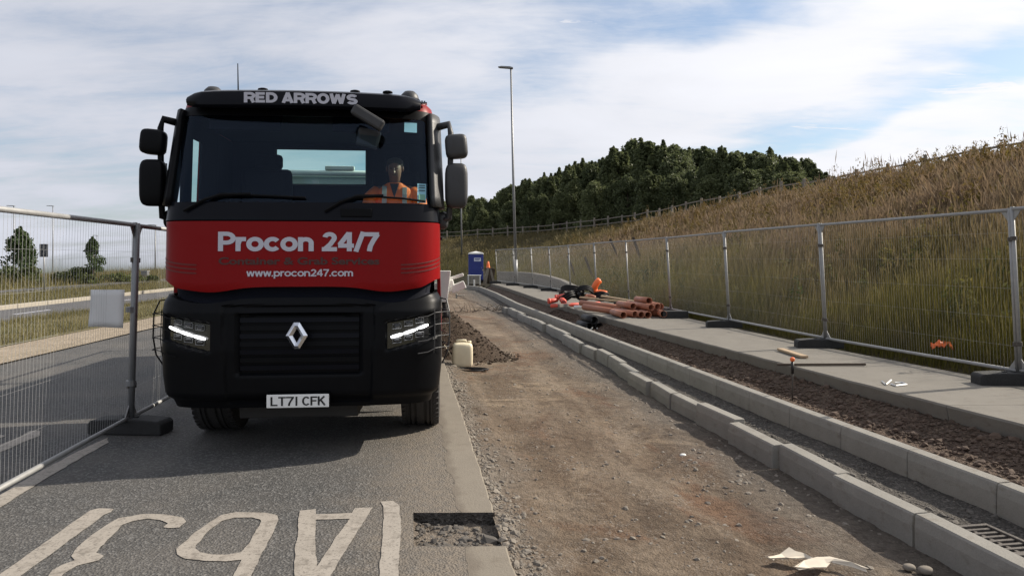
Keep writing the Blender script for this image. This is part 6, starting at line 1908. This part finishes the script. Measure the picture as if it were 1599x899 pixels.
# ------------------------------------------------------------------ wooden stakes on the bank
for (x0, y0, x1, y1, Y, lab) in ((887, 399, 904, 441, 27.8, 'leaning wooden stake on the bank, first from the left'), (914, 401, 932, 444, 26.2, 'leaning wooden stake on the bank, second from the left'),
                                 (953, 373, 972, 411, 27.0, 'leaning wooden stake on the bank, third from the left'), (989, 370, 1006, 415, 25.0, 'leaning wooden stake on the bank, rightmost of four')):
    bx = (x1 - 800) / F * Y; zb = float(z_bank(np.array([bx]), np.array([Y]))[0])
    # find where this line of sight meets the bank
    for k in range(200):
        Yk = 20 + k * .1; bx = (x1 - 800) / F * Yk; zk = CH - (y1 - HY) * Yk / F
        if float(z_bank(np.array([bx]), np.array([Yk]))[0]) > zk: break
    zb = float(z_bank(np.array([bx]), np.array([Yk]))[0])
    top = Vector(((x0 - 800) / F * Yk, Yk, CH - (y0 - HY) * Yk / F)); bot = Vector((bx, Yk, zb - .15))
    o = MB().box((0, 0, 0), ((top - bot).length, .105, .105)).build('wooden_stake', MT['wood_dark'], None, bevel=.008)
    o.location = (top + bot) / 2; o.rotation_euler = (top - bot).to_track_quat('X', 'Z').to_euler(); tag(o, lab, 'stake', 'wooden stakes on the bank')

# ------------------------------------------------------------------ far end: portable toilet, kerb pack, timber, cone
pt = empty('portable_toilet', (-2.78, 55, 0.02), R(4), 'dark blue portable toilet with white roof at the far end', 'portable toilet')
MB().box((0, 0, 1.02), (1.12, 1.12, 2.0)).build('cabin', MT['blue'], pt, bevel=.03)
dr = MB().box((.08, -.572, 1.0), (.80, .03, 1.78)).build('door', MT['blue'], pt, bevel=.01)
MB().box((.12, -.592, 1.62), (.52, .012, .26)).build('door_sign', MT['sign_panel'], dr)
mm_ = MB(); mm_.box((.12, -.60, 1.66), (.40, .004, .06)).box((.10, -.60, 1.57), (.30, .004, .03)); mm_.build('sign_print', MT['blue'], dr)
MB().box((.42, -.60, 1.0), (.04, .04, .12)).build('handle', MT['lamp_grey'], dr)
m = MB(); m.add([(-.60, -.60, 2.02), (.60, -.60, 2.02), (.60, .60, 2.02), (-.60, .60, 2.02), (-.55, -.57, 2.13), (.55, -.57, 2.13), (.55, .57, 2.13), (-.55, .57, 2.13), (0, 0, 2.26), (-.3, -.5, 2.19), (.3, -.5, 2.19)],
      [(3, 2, 1, 0), (0, 1, 5, 4), (1, 2, 6, 5), (2, 3, 7, 6), (3, 0, 4, 7), (4, 5, 10, 9), (5, 6, 8, 10), (6, 7, 8), (7, 4, 9, 8), (9, 10, 8)])
m.build('roof', MT['roof_white'], pt, bevel=.03)
MB().box((0, 0, .03), (1.2, 1.2, .10)).build('base_skid', MT['black_pipe'], pt)
kp = empty('kerb_pack', (-2.62, 50, -.08), R(3), 'strapped pack of grey kerb stones in front of the blue toilet', 'kerb pack')
for r_ in range(3):
    for c_ in range(4): MB().box((-.40 + c_ * .235, 0, .13 + r_ * .19), (.225, .9, .18)).build('kerb_block', MT['kerb'], kp, bevel=.008)
m = MB(); m.box((0, -.01, .63), (.96, .94, .02)).box((.39, -.47, .3), (.07, .02, .66)).box((-.42, -.47, .3), (.05, .02, .66)); m.build('strap', MT['roof_white'], kp)
MB().box((0, 0, .02), (1.0, .9, .05)).build('pallet', MT['wood_dark'], kp)
o = MB().box((0, 0, .25), (.10, .08, .55)).build('marker_block', MT['roof_white'], None, bevel=.008); o.location = (-2.50, 47.4, -.22); tag(o, 'small upright white block in front of the kerb pack', 'block')
# timber stack with cone
ts = empty('timber_stack', (-1.62, 50.5, -.05), R(12), 'dark brown timber stack under the orange cone beside the toilet', 'timber stack')
for i, (x, z, a) in enumerate(((-.2, .55, 10), (0, .55, -6), (.2, .5, -14), (.05, .55, 24), (-.08, .5, -28), (.3, .45, 8))):
    MB().box((0, 0, 0), (.16, .5, 1.15)).build('plank', MT['wood_dark'] if i % 2 else MT['wood_grey'], ts).matrix_local = Matrix.Translation((x, i * .05, z)) @ Matrix.Rotation(R(a), 4, 'Y')
MB().box((0, .1, 1.02), (.75, .5, .06)).build('top_board', MT['wood_dark'], ts)
cn = empty('traffic_cone', (-1.68, 50.5, 1.02), 0, 'small orange traffic cone on top of the timber stack', 'traffic cone')
MB().lathe([(.15, .02), (.14, .05), (.10, .28), (.07, .45), (.03, .50)], 18).build('cone_body', MT['orange'], cn, True)
MB().box((0, 0, .015), (.36, .36, .03)).build('cone_base', MT['black_pipe'], cn)
